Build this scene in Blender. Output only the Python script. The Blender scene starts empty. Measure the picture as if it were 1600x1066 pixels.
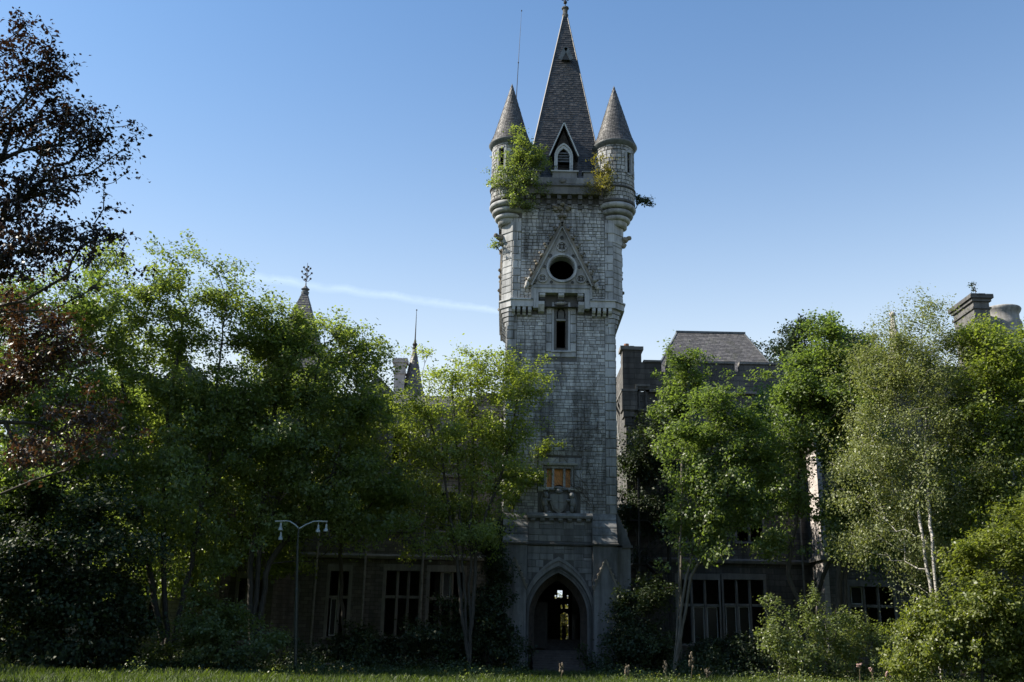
import bpy, math, random
import numpy as np
from mathutils import Vector, Matrix, Quaternion

random.seed(7)
RNG = np.random.default_rng(11)
SC = bpy.context.scene
COL = SC.collection
rad = math.radians

# ------------------------------------------------------------------ camera
EYE = 1.65
FPX = 1555.0
TILT = math.atan(467 / FPX)
ROLL = rad(1.2)
_F = Vector((0, math.cos(TILT), math.sin(TILT)))
_R0 = Vector((1, 0, 0)); _U0 = Vector((0, -math.sin(TILT), math.cos(TILT)))
_R = _R0 * math.cos(ROLL) + _U0 * math.sin(ROLL)
_U = -_R0 * math.sin(ROLL) + _U0 * math.cos(ROLL)
cam_d = bpy.data.cameras.new('camera')
cam = bpy.data.objects.new('camera', cam_d); COL.objects.link(cam)
cam_d.sensor_width = 36.0; cam_d.lens = 36.0 * FPX / 1600.0
cam_d.clip_end = 5000
cam.matrix_world = Matrix(((_R.x, _U.x, -_F.x, 0), (_R.y, _U.y, -_F.y, 0), (_R.z, _U.z, -_F.z, EYE), (0, 0, 0, 1)))
SC.camera = cam

def at(px, py, Y):
    """the point at depth Y seen at photograph pixel (px, py)"""
    d = _F * FPX + _R * (px - 800) + _U * (533 - py)
    t = Y / d.y
    return Vector((d.x * t, Y, EYE + d.z * t))

# ------------------------------------------------------------------ sky and sun
SUN = Vector((-0.77, 0.035, 0.63)).normalized()
world = bpy.data.worlds.new('World'); SC.world = world; world.use_nodes = True
wn = world.node_tree.nodes; wl = world.node_tree.links
bg = wn['Background']
sky = wn.new('ShaderNodeTexSky'); sky.sky_type = 'NISHITA'; sky.sun_disc = False
sky.sun_elevation = math.asin(SUN.z); sky.sun_rotation = math.atan2(SUN.x, SUN.y)
sky.altitude = 200; sky.air_density = 1.0; sky.dust_density = 1.0; sky.ozone_density = 3.0
bg.inputs['Strength'].default_value = 0.118

HAZE = (8.0, 7.0, (3.5, 4.05, 4.5))

def contrail():
    # a thin streak of ice cloud along a great circle of the sky
    a = (at(330, 424, 100) - Vector((0, 0, EYE))).normalized()
    b = (at(790, 488, 100) - Vector((0, 0, EYE))).normalized()
    n = a.cross(b).normalized(); along = (b - a).normalized()
    tc = wn.new('ShaderNodeTexCoord')
    no = wn.new('ShaderNodeTexNoise'); no.inputs['Scale'].default_value = 26; no.inputs['Detail'].default_value = 6
    no.inputs['Roughness'].default_value = 0.65
    wl.new(tc.outputs['Generated'], no.inputs['Vector'])
    def dot(v):
        d = wn.new('ShaderNodeVectorMath'); d.operation = 'DOT_PRODUCT'
        wl.new(tc.outputs['Generated'], d.inputs[0]); d.inputs[1].default_value = v
        return d.outputs['Value']
    def math_(op, x, y=None, clamp=False):
        m = wn.new('ShaderNodeMath'); m.operation = op; m.use_clamp = clamp
        for i, v in enumerate((x, y)):
            if v is None: continue
            if hasattr(v, 'is_linked'): wl.new(v, m.inputs[i])
            else: m.inputs[i].default_value = v
        return m.outputs[0]
    off = math_('ADD', dot(n), math_('MULTIPLY', math_('SUBTRACT', no.outputs['Fac'], 0.5), 0.012))
    t = math_('SUBTRACT', dot(along), a.dot(along))
    L = b.dot(along) - a.dot(along)
    wid = math_('ADD', 0.0066, math_('MULTIPLY', t, -0.008))
    band = math_('SUBTRACT', 1.0, math_('DIVIDE', math_('ABSOLUTE', off), wid), True)
    band = math_('MULTIPLY', band, math_('MULTIPLY', no.outputs['Fac'], 1.5))
    e0 = math_('MULTIPLY', math_('ADD', t, 0.14), 6.0, True)
    e1 = math_('MULTIPLY', math_('SUBTRACT', L + 0.12, t), 8.0, True)
    m = math_('MULTIPLY', math_('MULTIPLY', band, e0), e1, True)
    mx = wn.new('ShaderNodeMix'); mx.data_type = 'RGBA'
    wl.new(math_('MULTIPLY', m, 0.10), mx.inputs['Factor'])
    # summer haze: the clear sky pales evenly towards the horizon all the way round
    sep = wn.new('ShaderNodeSeparateXYZ'); wl.new(tc.outputs['Generated'], sep.inputs[0])
    hz = math_('MULTIPLY', math_('POWER', 2.718, math_('MULTIPLY', sep.outputs['Z'], -HAZE[0])), HAZE[1], True)
    tn = wn.new('ShaderNodeMix'); tn.data_type = 'RGBA'; tn.blend_type = 'MULTIPLY'; tn.inputs['Factor'].default_value = 1.0
    wl.new(sky.outputs['Color'], tn.inputs['A']); tn.inputs['B'].default_value = (0.58, 0.80, 0.91, 1)
    hm = wn.new('ShaderNodeMix'); hm.data_type = 'RGBA'; wl.new(hz, hm.inputs['Factor'])
    wl.new(tn.outputs['Result'], hm.inputs['A']); hm.inputs['B'].default_value = (*HAZE[2], 1)
    wl.new(hm.outputs['Result'], mx.inputs['A'])
    mx.inputs['B'].default_value = (9.0, 10.0, 11.5, 1)
    wl.new(mx.outputs['Result'], bg.inputs['Color'])
contrail()

sun_d = bpy.data.lights.new('sun', 'SUN'); sun_d.energy = 5.0; sun_d.angle = rad(0.55); sun_d.color = (1.0, 0.92, 0.79)
sun = bpy.data.objects.new('sun', sun_d); COL.objects.link(sun)
sun.rotation_mode = 'QUATERNION'; sun.rotation_quaternion = (-SUN).to_track_quat('-Z', 'Y')
sun.location = SUN * 200
SC.view_settings.view_transform = 'Standard'; SC.view_settings.look = 'None'
SC.view_settings.gamma = 1.0; SC.view_settings.use_curve_mapping = False
SC.view_settings.exposure = 0.98
SC.cycles.use_denoising = True
SC.cycles.max_bounces = 6; SC.cycles.diffuse_bounces = 3; SC.cycles.transmission_bounces = 3
SC.cycles.transparent_max_bounces = 4; SC.cycles.caustics_reflective = False; SC.cycles.caustics_refractive = False

# ------------------------------------------------------------------ materials
def nmat(name):
    m = bpy.data.materials.new(name); m.use_nodes = True
    return m, m.node_tree.nodes, m.node_tree.links, m.node_tree.nodes['Principled BSDF']

def N(nodes, kind, **kw):
    n = nodes.new(kind)
    for k, v in kw.items(): setattr(n, k, v)
    return n

def noise(nodes, links, vec, scale, detail=4, rough=0.6):
    t = N(nodes, 'ShaderNodeTexNoise'); t.inputs['Scale'].default_value = scale
    t.inputs['Detail'].default_value = detail; t.inputs['Roughness'].default_value = rough
    links.new(vec, t.inputs['Vector']); return t.outputs['Fac']

def ramp(nodes, links, fac, stops):
    r = N(nodes, 'ShaderNodeValToRGB'); e = r.color_ramp.elements
    while len(e) < len(stops): e.new(0.5)
    for i, (p, c) in enumerate(stops):
        e[i].position = p; e[i].color = (c if len(c) == 4 else (*c, 1)) if not isinstance(c, float) else (c, c, c, 1)
    links.new(fac, r.inputs['Fac']); return r.outputs['Color']

def mixc(nodes, links, fac, a, b, mode='MIX'):
    m = N(nodes, 'ShaderNodeMix', data_type='RGBA', blend_type=mode)
    for k, v in (('Factor', fac), ('A', a), ('B', b)):
        if hasattr(v, 'is_linked'): links.new(v, m.inputs[k])
        else: m.inputs[k].default_value = v if not isinstance(v, tuple) else (*v, 1)[:4]
    return m.outputs['Result']

def mth(nodes, links, op, a, b=None, clamp=False):
    m = N(nodes, 'ShaderNodeMath', operation=op); m.use_clamp = clamp
    for i, v in enumerate((a, b)):
        if v is None: continue
        if hasattr(v, 'is_linked'): links.new(v, m.inputs[i])
        else: m.inputs[i].default_value = v
    return m.outputs[0]

def world_pos(nodes): return N(nodes, 'ShaderNodeNewGeometry').outputs['Position']

def scaled(nodes, links, vec, s):
    m = N(nodes, 'ShaderNodeMapping'); m.inputs['Scale'].default_value = s
    links.new(vec, m.inputs['Vector']); return m.outputs['Vector']

def piece_tint(nodes, links):
    a = N(nodes, 'ShaderNodeAttribute', attribute_name='tint').outputs['Fac']
    o = N(nodes, 'ShaderNodeObjectInfo').outputs['Random']
    return mth(nodes, links, 'FRACT', mth(nodes, links, 'ADD', a, o))

def mat_stone(name, dark, light, stain=0.5, bump=0.5, lichen=0.0, pieces=True, brick=None):
    m, n, l, b = nmat(name)
    p = world_pos(n)
    if pieces: t = piece_tint(n, l)
    else: t = noise(n, l, p, 0.7, 3)
    f = mth(n, l, 'ADD', mth(n, l, 'MULTIPLY', t, 0.55), mth(n, l, 'MULTIPLY', noise(n, l, p, 5.0, 6, 0.7), 0.5))
    col = ramp(n, l, f, [(0.15, dark), (0.85, light)])
    h = noise(n, l, p, 22, 5, 0.7)
    if brick:
        sx = N(n, 'ShaderNodeSeparateXYZ'); l.new(p, sx.inputs[0])
        cb = N(n, 'ShaderNodeCombineXYZ')
        l.new(mth(n, l, 'ADD', sx.outputs['X'], sx.outputs['Y']), cb.inputs['X']); l.new(sx.outputs['Z'], cb.inputs['Y'])
        bt = N(n, 'ShaderNodeTexBrick'); bt.offset = 0.5
        bt.inputs['Scale'].default_value = 1.0; bt.inputs['Brick Width'].default_value = brick[0]; bt.inputs['Row Height'].default_value = brick[1]
        bt.inputs['Mortar Size'].default_value = 0.016; bt.inputs['Mortar Smooth'].default_value = 0.3; bt.inputs['Bias'].default_value = 0
        bt.inputs['Color1'].default_value = (0.72, 0.72, 0.72, 1); bt.inputs['Color2'].default_value = (1.15, 1.12, 1.08, 1)
        bt.inputs['Mortar'].default_value = (0.5, 0.48, 0.45, 1)
        wob = N(n, 'ShaderNodeVectorMath', operation='ADD'); l.new(cb.outputs[0], wob.inputs[0])
        nz = N(n, 'ShaderNodeTexNoise'); nz.inputs['Scale'].default_value = 1.6; l.new(cb.outputs[0], nz.inputs['Vector'])
        sc = N(n, 'ShaderNodeVectorMath', operation='SCALE'); sc.inputs['Scale'].default_value = 0.118; l.new(nz.outputs['Color'], sc.inputs[0])
        l.new(sc.outputs[0], wob.inputs[1]); l.new(wob.outputs[0], bt.inputs['Vector'])
        col = mixc(n, l, 1.0, col, bt.outputs['Color'], 'MULTIPLY')
        h = mth(n, l, 'SUBTRACT', mth(n, l, 'MULTIPLY', h, 0.5), bt.outputs['Fac'])
    if stain:
        st = noise(n, l, scaled(n, l, p, (1.7, 1.7, 0.16)), 1.3, 6, 0.68)
        big = noise(n, l, p, 0.33, 3)
        s = mth(n, l, 'MULTIPLY', ramp(n, l, mth(n, l, 'ADD', mth(n, l, 'MULTIPLY', st, 0.7), mth(n, l, 'MULTIPLY', big, 0.4)), [(0.49, 0.0), (0.70, 1.0)]), stain)
        col = mixc(n, l, s, col, (0.05, 0.048, 0.045), 'MIX')
    if lichen:
        li = ramp(n, l, noise(n, l, p, 1.9, 6, 0.75), [(0.58, 0.0), (0.72, 1.0)])
        col = mixc(n, l, mth(n, l, 'MULTIPLY', li, lichen), col, (0.24, 0.13, 0.035))
    l.new(col, b.inputs['Base Color']); b.inputs['Roughness'].default_value = 0.92
    b.inputs['Specular IOR Level'].default_value = 0.2
    bp = N(n, 'ShaderNodeBump'); bp.inputs['Strength'].default_value = bump; bp.inputs['Distance'].default_value = 0.03
    l.new(h, bp.inputs['Height']); l.new(bp.outputs[0], b.inputs['Normal'])
    return m

def mat_slate(name, dark, light, moss=(0.07, 0.07, 0.045), gloss=0.55):
    m, n, l, b = nmat(name); p = world_pos(n)
    t = piece_tint(n, l)
    f = mth(n, l, 'ADD', mth(n, l, 'MULTIPLY', t, 0.6), mth(n, l, 'MULTIPLY', noise(n, l, p, 3, 5, 0.7), 0.45))
    col = ramp(n, l, f, [(0.15, dark), (0.9, light)])
    st = ramp(n, l, noise(n, l, scaled(n, l, p, (1.4, 1.4, 0.22)), 1.1, 5, 0.65), [(0.5, 0.0), (0.68, 1.0)])
    col = mixc(n, l, mth(n, l, 'MULTIPLY', st, 0.55), col, moss)
    l.new(col, b.inputs['Base Color']); b.inputs['Roughness'].default_value = gloss
    bp = N(n, 'ShaderNodeBump'); bp.inputs['Strength'].default_value = 0.3; bp.inputs['Distance'].default_value = 0.01
    l.new(noise(n, l, p, 30, 4), bp.inputs['Height']); l.new(bp.outputs[0], b.inputs['Normal'])
    return m

def mat_plain(name, col, rough=0.8, metal=0.0, var=0.35, scale=4.0):
    m, n, l, b = nmat(name); p = world_pos(n)
    c = ramp(n, l, noise(n, l, p, scale, 5, 0.65), [(0.3, tuple(v * (1 - var) for v in col)), (0.7, tuple(min(1, v * (1 + var)) for v in col))])
    l.new(c, b.inputs['Base Color']); b.inputs['Roughness'].default_value = rough; b.inputs['Metallic'].default_value = metal
    return m

def mat_leaf(name, dark, light, trans, amount=0.45, rough=0.45):
    m, n, l, b = nmat(name)
    t = N(n, 'ShaderNodeAttribute', attribute_name='tint').outputs['Fac']
    col = ramp(n, l, t, [(0.0, dark), (1.0, light)])
    l.new(col, b.inputs['Base Color']); b.inputs['Roughness'].default_value = rough
    b.inputs['Specular IOR Level'].default_value = 0.45
    tr = N(n, 'ShaderNodeBsdfTranslucent')
    l.new(mixc(n, l, 1.0, mixc(n, l, 0.5, col, light), trans, 'MULTIPLY'), tr.inputs['Color'])
    mx = N(n, 'ShaderNodeMixShader'); mx.inputs[0].default_value = amount
    l.new(b.outputs[0], mx.inputs[1]); l.new(tr.outputs[0], mx.inputs[2])
    l.new(mx.outputs[0], n['Material Output'].inputs['Surface'])
    return m

def mat_bark(name, dark, light, birch=False):
    m, n, l, b = nmat(name); p = world_pos(n)
    v = scaled(n, l, p, (9, 9, 26)) if birch else scaled(n, l, p, (16, 16, 3))
    f = noise(n, l, v, 1.0, 5, 0.7)
    col = ramp(n, l, f, [(0.42, dark), (0.56, light)] if birch else [(0.3, dark), (0.75, light)])
    l.new(col, b.inputs['Base Color']); b.inputs['Roughness'].default_value = 0.9
    bp = N(n, 'ShaderNodeBump'); bp.inputs['Strength'].default_value = 0.6; bp.inputs['Distance'].default_value = 0.02
    l.new(f, bp.inputs['Height']); l.new(bp.outputs[0], b.inputs['Normal'])
    return m

M = {}
M['rubble'] = mat_stone('rubble_stone', (0.25, 0.25, 0.25), (0.54, 0.54, 0.535), stain=0.85, bump=0.7, lichen=0.32)
M['mortar'] = mat_stone('mortar_bed', (0.06, 0.059, 0.056), (0.15, 0.145, 0.14), stain=0.6, pieces=False)
M['ashlar'] = mat_stone('dressed_stone', (0.27, 0.275, 0.28), (0.48, 0.485, 0.49), stain=0.65, bump=0.35)
M['grimy_shaded'] = mat_stone('grimy_shaded_stone', (0.11, 0.112, 0.115), (0.27, 0.27, 0.27), stain=0.75, bump=0.45)  # stained stone; tree shade over the tower base is put into its darker colour
M['carved'] = mat_stone('carved_stone', (0.22, 0.215, 0.21), (0.44, 0.43, 0.41), stain=0.6, bump=0.4, pieces=False, lichen=0.3)
M['crocket'] = mat_stone('weathered_crocket_stone', (0.10, 0.095, 0.085), (0.34, 0.30, 0.24), stain=0.7, bump=0.6, pieces=False, lichen=0.75)
M['sooty'] = mat_stone('soot_stained_stone', (0.05, 0.05, 0.05), (0.17, 0.165, 0.16), stain=0.8, bump=0.5)
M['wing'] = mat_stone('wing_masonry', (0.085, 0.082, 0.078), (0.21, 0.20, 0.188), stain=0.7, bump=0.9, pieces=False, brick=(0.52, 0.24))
M['wingdress'] = mat_stone('wing_dressings', (0.13, 0.125, 0.118), (0.28, 0.27, 0.255), stain=0.55, pieces=False)
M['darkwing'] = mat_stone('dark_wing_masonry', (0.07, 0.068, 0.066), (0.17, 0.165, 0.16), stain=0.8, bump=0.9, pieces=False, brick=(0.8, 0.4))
M['slate'] = mat_slate('spire_slate', (0.018, 0.0175, 0.018), (0.080, 0.076, 0.073), moss=(0.022, 0.022, 0.018))
M['slatewarm'] = mat_slate('cone_slate', (0.036, 0.034, 0.033), (0.125, 0.117, 0.11), moss=(0.035, 0.034, 0.026))
M['slateroof'] = mat_slate('wing_slate', (0.07, 0.066, 0.066), (0.16, 0.15, 0.145))
M['lead'] = mat_plain('weathered_lead', (0.10, 0.11, 0.115), 0.6)
M['iron'] = mat_plain('rusted_iron', (0.035, 0.032, 0.03), 0.7, 0.3)
M['whitewood'] = mat_plain('flaking_painted_wood', (0.42, 0.44, 0.44), 0.7, 0, 0.25, 9)
M['darkwood'] = mat_plain('dark_timber', (0.03, 0.026, 0.022), 0.85)
M['sunlit_panel'] = mat_plain('sunlit_wall_orange', (0.62, 0.27, 0.09), 0.75, 0, 0.18, 3)  # panel standing for a sunlit inner wall; the sunlight is in its colour
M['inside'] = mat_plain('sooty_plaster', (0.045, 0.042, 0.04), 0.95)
M['step'] = mat_plain('step_stone', (0.06, 0.052, 0.047), 0.9)
M['reddust'] = mat_plain('reddish_portal_stone', (0.075, 0.06, 0.05), 0.9)
M['pole'] = mat_plain('galvanised_pole', (0.022, 0.032, 0.028), 0.35, 0.0)
M['lampmetal'] = mat_plain('lamp_enamel', (0.34, 0.37, 0.36), 0.35, 0.2, 0.15)
M['pipe'] = mat_plain('downpipe_zinc', (0.20, 0.20, 0.19), 0.6, 0.3)
M['terracotta'] = mat_plain('terracotta', (0.28, 0.14, 0.09), 0.85)
M['render'] = mat_plain('pale_limestone', (0.42, 0.38, 0.36), 0.9, 0, 0.3, 2)
M['dry'] = mat_plain('dry_stalk', (0.17, 0.13, 0.08), 0.9)
M['umbel'] = mat_plain('dried_umbel', (0.15, 0.12, 0.085), 0.9)
M['pinkflower'] = mat_plain('pink_flower', (0.30, 0.19, 0.17), 0.8)
M['creeper'] = mat_plain('dead_creeper', (0.07, 0.055, 0.042), 0.9)
mg, n_, l_, b_ = nmat('glass_pane')
b_.inputs['Base Color'].default_value = (0.015, 0.018, 0.02, 1); b_.inputs['Roughness'].default_value = 0.2
b_.inputs['Specular IOR Level'].default_value = 0.25
M['glass'] = mg

GREENS = {
 'willow': mat_leaf('sallow_leaf', (0.06, 0.088, 0.028), (0.19, 0.23, 0.082), (1.75, 1.85, 0.7), 0.48, 0.42),
 'ash': mat_leaf('ash_leaf', (0.075, 0.105, 0.026), (0.23, 0.27, 0.08), (1.7, 1.8, 0.6), 0.48, 0.42),
 'maple': mat_leaf('maple_leaf', (0.054, 0.088, 0.028), (0.168, 0.21, 0.072), (1.6, 1.8, 0.7), 0.45, 0.42),
 'birch': mat_leaf('birch_leaf', (0.110, 0.135, 0.052), (0.250, 0.275, 0.115), (1.45, 1.5, 0.75), 0.38, 0.42),
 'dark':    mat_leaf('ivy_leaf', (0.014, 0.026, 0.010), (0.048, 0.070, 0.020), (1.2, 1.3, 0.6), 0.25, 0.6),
 'far':     mat_leaf('conifer_needles', (0.018, 0.032, 0.016), (0.045, 0.068, 0.026), (1.2, 1.2, 0.7), 0.25),
 'beech':   mat_leaf('copper_beech_leaf', (0.012, 0.010, 0.008), (0.042, 0.026, 0.017), (1.5, 0.9, 0.5), 0.22, 0.45),
 'beechlow': mat_leaf('rusty_beech_leaf', (0.028, 0.02, 0.014), (0.085, 0.054, 0.034), (1.5, 1.0, 0.55), 0.25, 0.42),
 'bush': mat_leaf('bramble_leaf', (0.075, 0.1, 0.026), (0.215, 0.24, 0.068), (1.5, 1.6, 0.55), 0.45, 0.42),
 'shrub': mat_leaf('shrub_leaf', (0.066, 0.095, 0.036), (0.185, 0.22, 0.085), (1.5, 1.6, 0.65), 0.42, 0.42),
 'yellow':  mat_leaf('yellowing_leaf', (0.065, 0.070, 0.022), (0.19, 0.175, 0.060), (1.5, 1.5, 0.4)),
}
M['bark'] = mat_bark('grey_bark', (0.025, 0.022, 0.018), (0.085, 0.075, 0.06))
M['barkpale'] = mat_bark('pale_bark', (0.06, 0.053, 0.042), (0.17, 0.15, 0.12))
M['birchbark'] = mat_bark('birch_bark', (0.04, 0.035, 0.03), (0.48, 0.45, 0.41), True)

mgr, n_, l_, b_ = nmat('meadow_ground'); p_ = world_pos(n_)
l_.new(ramp(n_, l_, noise(n_, l_, p_, 0.5, 6, 0.7), [(0.3, (0.03, 0.045, 0.012)), (0.7, (0.075, 0.10, 0.02))]), b_.inputs['Base Color'])
b_.inputs['Roughness'].default_value = 1.0
M['ground'] = mgr
M['grass'] = mat_leaf('grass_blade', (0.022, 0.042, 0.010), (0.090, 0.125, 0.030), (1.5, 1.6, 0.5), 0.4, 0.6)

# ------------------------------------------------------------------ mesh helpers
class MB:
    def __init__(s): s.v = []; s.f = []; s.t = []
    def add(s, vs, fs, tint=None):
        o = len(s.v); s.v += [tuple(p) for p in vs]; s.f += [tuple(i + o for i in f) for f in fs]
        s.t += [random.random() if tint is None else tint] * len(vs)
    def box(s, x0, x1, y0, y1, z0, z1, tint=None):
        s.add([(x0, y0, z0), (x1, y0, z0), (x1, y1, z0), (x0, y1, z0), (x0, y0, z1), (x1, y0, z1), (x1, y1, z1), (x0, y1, z1)],
              [(0, 3, 2, 1), (4, 5, 6, 7), (0, 1, 5, 4), (1, 2, 6, 5), (2, 3, 7, 6), (3, 0, 4, 7)], tint)
    def prism(s, pts, y0, y1, axis='y', tint=None):
        """outline (a, b) extruded: axis y -> (x, z), axis x -> (y, z), axis z -> (x, y)"""
        n = len(pts)
        def P(a, b, c): return (a, c, b) if axis == 'y' else ((c, a, b) if axis == 'x' else (a, b, c))
        vs = [P(a, b, y0) for a, b in pts] + [P(a, b, y1) for a, b in pts]
        fs = [tuple(range(n)), tuple(range(2 * n - 1, n - 1, -1))]
        fs += [(i, i + n, (i + 1) % n + n, (i + 1) % n) for i in range(n)]
        s.add(vs, fs, tint)
    def ring(s, a, b, y0, y1, y0b=None, closed=True):
        """band between two outlines of (x, z) with as many points"""
        n = len(a); y0b = y0 if y0b is None else y0b
        vs = [(p[0], y0, p[1]) for p in a] + [(p[0], y0b, p[1]) for p in b] + [(p[0], y1, p[1]) for p in a] + [(p[0], y1, p[1]) for p in b]
        fs = []
        for i in range(n if closed else n - 1):
            j = (i + 1) % n
            fs += [(i, j, j + n, i + n), (i + 2 * n, i + 3 * n, j + 3 * n, j + 2 * n), (i, i + 2 * n, j + 2 * n, j), (i + n, j + n, j + 3 * n, i + 3 * n)]
        if not closed:
            fs += [(0, n, 3 * n, 2 * n), (n - 1, 3 * n - 1, 4 * n - 1, 2 * n - 1)]
        s.add(vs, fs)
    def lathe(s, cx, cy, prof, n=28, a0=0, a1=2 * math.pi):
        full = abs(a1 - a0 - 2 * math.pi) < 1e-6; m = n if full else n + 1
        vs = []
        for r, z in prof:
            for k in range(m):
                a = a0 + (a1 - a0) * k / n; vs.append((cx + r * math.cos(a), cy + r * math.sin(a), z))
        fs = []
        for i in range(len(prof) - 1):
            for k in range(n):
                k2 = (k + 1) % m
                fs.append((i * m + k, i * m + k2, (i + 1) * m + k2, (i + 1) * m + k))
        s.add(vs, fs)
    def tube(s, pts, r, n=6, r1=None):
        pts = [Vector(p) for p in pts]; r1 = r if r1 is None else r1; vs = []; fs = []
        for i, p in enumerate(pts):
            d = (pts[min(i + 1, len(pts) - 1)] - pts[max(i - 1, 0)]).normalized()
            u = d.orthogonal().normalized(); w = d.cross(u)
            rr = r + (r1 - r) * i / max(1, len(pts) - 1)
            for k in range(n):
                a = 2 * math.pi * k / n; vs.append(p + u * (rr * math.cos(a)) + w * (rr * math.sin(a)))
        for i in range(len(pts) - 1):
            # orthogonal() may flip between steps; pick the closest starting vertex
            best = min(range(n), key=lambda q: (vs[i * n] - vs[(i + 1) * n + q] - (pts[i] - pts[i + 1])).length)
            for k in range(n):
                fs.append((i * n + k, i * n + (k + 1) % n, (i + 1) * n + (k + 1 + best) % n, (i + 1) * n + (k + best) % n))
        fs += [tuple(range(n)), tuple(range((len(pts) - 1) * n, len(pts) * n))]
        s.add(vs, fs)
    def bar(s, p, q, w, d, up=(0, 0, 1)):
        p = Vector(p); q = Vector(q); a = (q - p).normalized(); u = a.cross(Vector(up))
        u = u.normalized() if u.length > 1e-4 else Vector((1, 0, 0)); w_ = u.cross(a)
        vs = []
        for c in (p, q):
            for i, j in ((-1, -1), (1, -1), (1, 1), (-1, 1)): vs.append(c + u * (i * w / 2) + w_ * (j * d / 2))
        s.add(vs, [(0, 1, 2, 3), (7, 6, 5, 4), (0, 4, 5, 1), (1, 5, 6, 2), (2, 6, 7, 3), (3, 7, 4, 0)])
    def lump(s, c, r, n=7, m=5, rough=0.12):
        vs = []; fs = []
        for i in range(m + 1):
            ph = math.pi * i / m
            for k in range(n):
                a = 2 * math.pi * k / n; q = 1 + random.uniform(-rough, rough)
                vs.append((c[0] + r[0] * math.sin(ph) * math.cos(a) * q, c[1] + r[1] * math.sin(ph) * math.sin(a) * q, c[2] + r[2] * math.cos(ph)))
        for i in range(m):
            for k in range(n): fs.append((i * n + k, i * n + (k + 1) % n, (i + 1) * n + (k + 1) % n, (i + 1) * n + k))
        s.add(vs, fs)
    def build(s, name, mat, parent=None, smooth=False):
        me = bpy.data.meshes.new(name); me.from_pydata(s.v, [], s.f)
        at_ = me.attributes.new('tint', 'FLOAT', 'POINT'); at_.data.foreach_set('value', s.t)
        if smooth: me.polygons.foreach_set('use_smooth', [True] * len(me.polygons))
        me.materials.append(M[mat] if isinstance(mat, str) else mat)
        return link(name, me, parent)

def link(name, me, parent=None):
    o = bpy.data.objects.new(name, me); COL.objects.link(o)
    if parent is not None: adopt(o, parent)
    return o

def adopt(o, parent):
    o.parent = parent
    if parent.type == 'EMPTY': o.matrix_parent_inverse = Matrix.Translation(-parent.location)

def tag(o, label=None, cat=None, group=None, kind=None):
    for k, v in (('label', label), ('category', cat), ('group', group), ('kind', kind)):
        if v: o[k] = v
    return o

def thing(name, loc, label, cat, group=None):
    o = bpy.data.objects.new(name, None); COL.objects.link(o); o.location = loc; o.empty_display_size = 0.3
    return tag(o, label, cat, group)

def one(name, mat, fn, parent=None, smooth=False, **kw):
    m = MB(); fn(m); return m.build(name, mat, parent, smooth)

# a shared unit stone: 1 x 1 face in x/z, 1 deep towards -y, its face drawn in a little
def unit_stone():
    i, j = 0.07, 0.09
    vs = [(0, 0, 0), (1, 0, 0), (1, 0, 1), (0, 0, 1), (0.02, -0.6, 0.03), (0.98, -0.6, 0.03), (0.98, -0.6, 0.97), (0.02, -0.6, 0.97),
          (i, -1, j), (1 - i, -1, j), (1 - i, -1, 1 - j), (i, -1, 1 - j)]
    fs = []
    for a in (0, 4):
        for k in range(4): fs.append((a + k, a + (k + 1) % 4, a + 4 + (k + 1) % 4, a + 4 + k))
    fs.append((8, 9, 10, 11))
    return vs, fs
US_V, US_F = unit_stone()

def tile_courses(u0, u1, z0, z1, excl, hmin=0.19, hmax=0.34, wmin=0.24, wmax=0.56):
    """irregular squared-rubble courses; excl(za, zb) -> list of (ua, ub) kept clear"""
    out = []; z = z0
    while z < z1 - 0.05:
        h = random.uniform(hmin, hmax)
        if z + h > z1 - 0.1: h = z1 - z
        free = [(u0, u1)]
        for a, b in excl(z, z + h):
            nf = []
            for p, q in free:
                if b <= p or a >= q: nf.append((p, q)); continue
                if a > p: nf.append((p, a))
                if b < q: nf.append((b, q))
            free = nf
        for p, q in free:
            u = p
            while u < q - 0.04:
                w = random.uniform(wmin, wmax)
                if u + w > q - 0.15: w = q - u
                if h > 0.25 and random.random() < 0.22:
                    zz = z + h * random.uniform(0.4, 0.6); out += [(u, u + w, z, zz), (u, u + w, zz, z + h)]
                else: out.append((u, u + w, z, z + h))
                u += w
        z += h
    return out

def quoins(u0, u1, z0, z1, side, h=0.42):
    out = []; z = z0; k = 0
    while z < z1 - 0.05:
        hh = min(h * random.uniform(0.8, 1.2), z1 - z)
        if z1 - z - hh < 0.15: hh = z1 - z
        w = (u1 - u0) * (1.0 if k % 2 else 0.66)
        out.append((u0, u0 + w, z, z + hh) if side < 0 else (u1 - w, u1, z, z + hh)); z += hh; k += 1
    return out

class Frame:
    """a wall plane: origin, horizontal direction u, outward normal n"""
    def __init__(s, o, u, n): s.o = Vector(o); s.u = Vector(u).normalized(); s.n = Vector(n).normalized()
    def place(s, u, d, z): return s.o + s.u * u + s.n * d + Vector((0, 0, z))
    def matrix(s, a, b, za, zb, d):
        m = Matrix.Identity(4); g = 0.010
        U = s.u * (b - a - 2 * g); D = -s.n * d; Z = Vector((0, 0, zb - za - 2 * g)); O = s.place(a + g, 0, za + g)
        for r in range(3): m[r][0] = U[r]; m[r][1] = D[r]; m[r][2] = Z[r]; m[r][3] = O[r]
        return m

def put_stones(mb, frame, rects, dmin=0.025, dmax=0.075):
    for a, b, za, zb in rects:
        m = frame.matrix(a, b, za, zb, random.uniform(dmin, dmax))
        mb.add([m @ (Vector(v) + (Vector((random.uniform(-.045, .045), random.uniform(-.3, .15), random.uniform(-.06, .06))) if i > 7 else Vector((0, 0, 0)))) for i, v in enumerate(US_V)], US_F)

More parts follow.
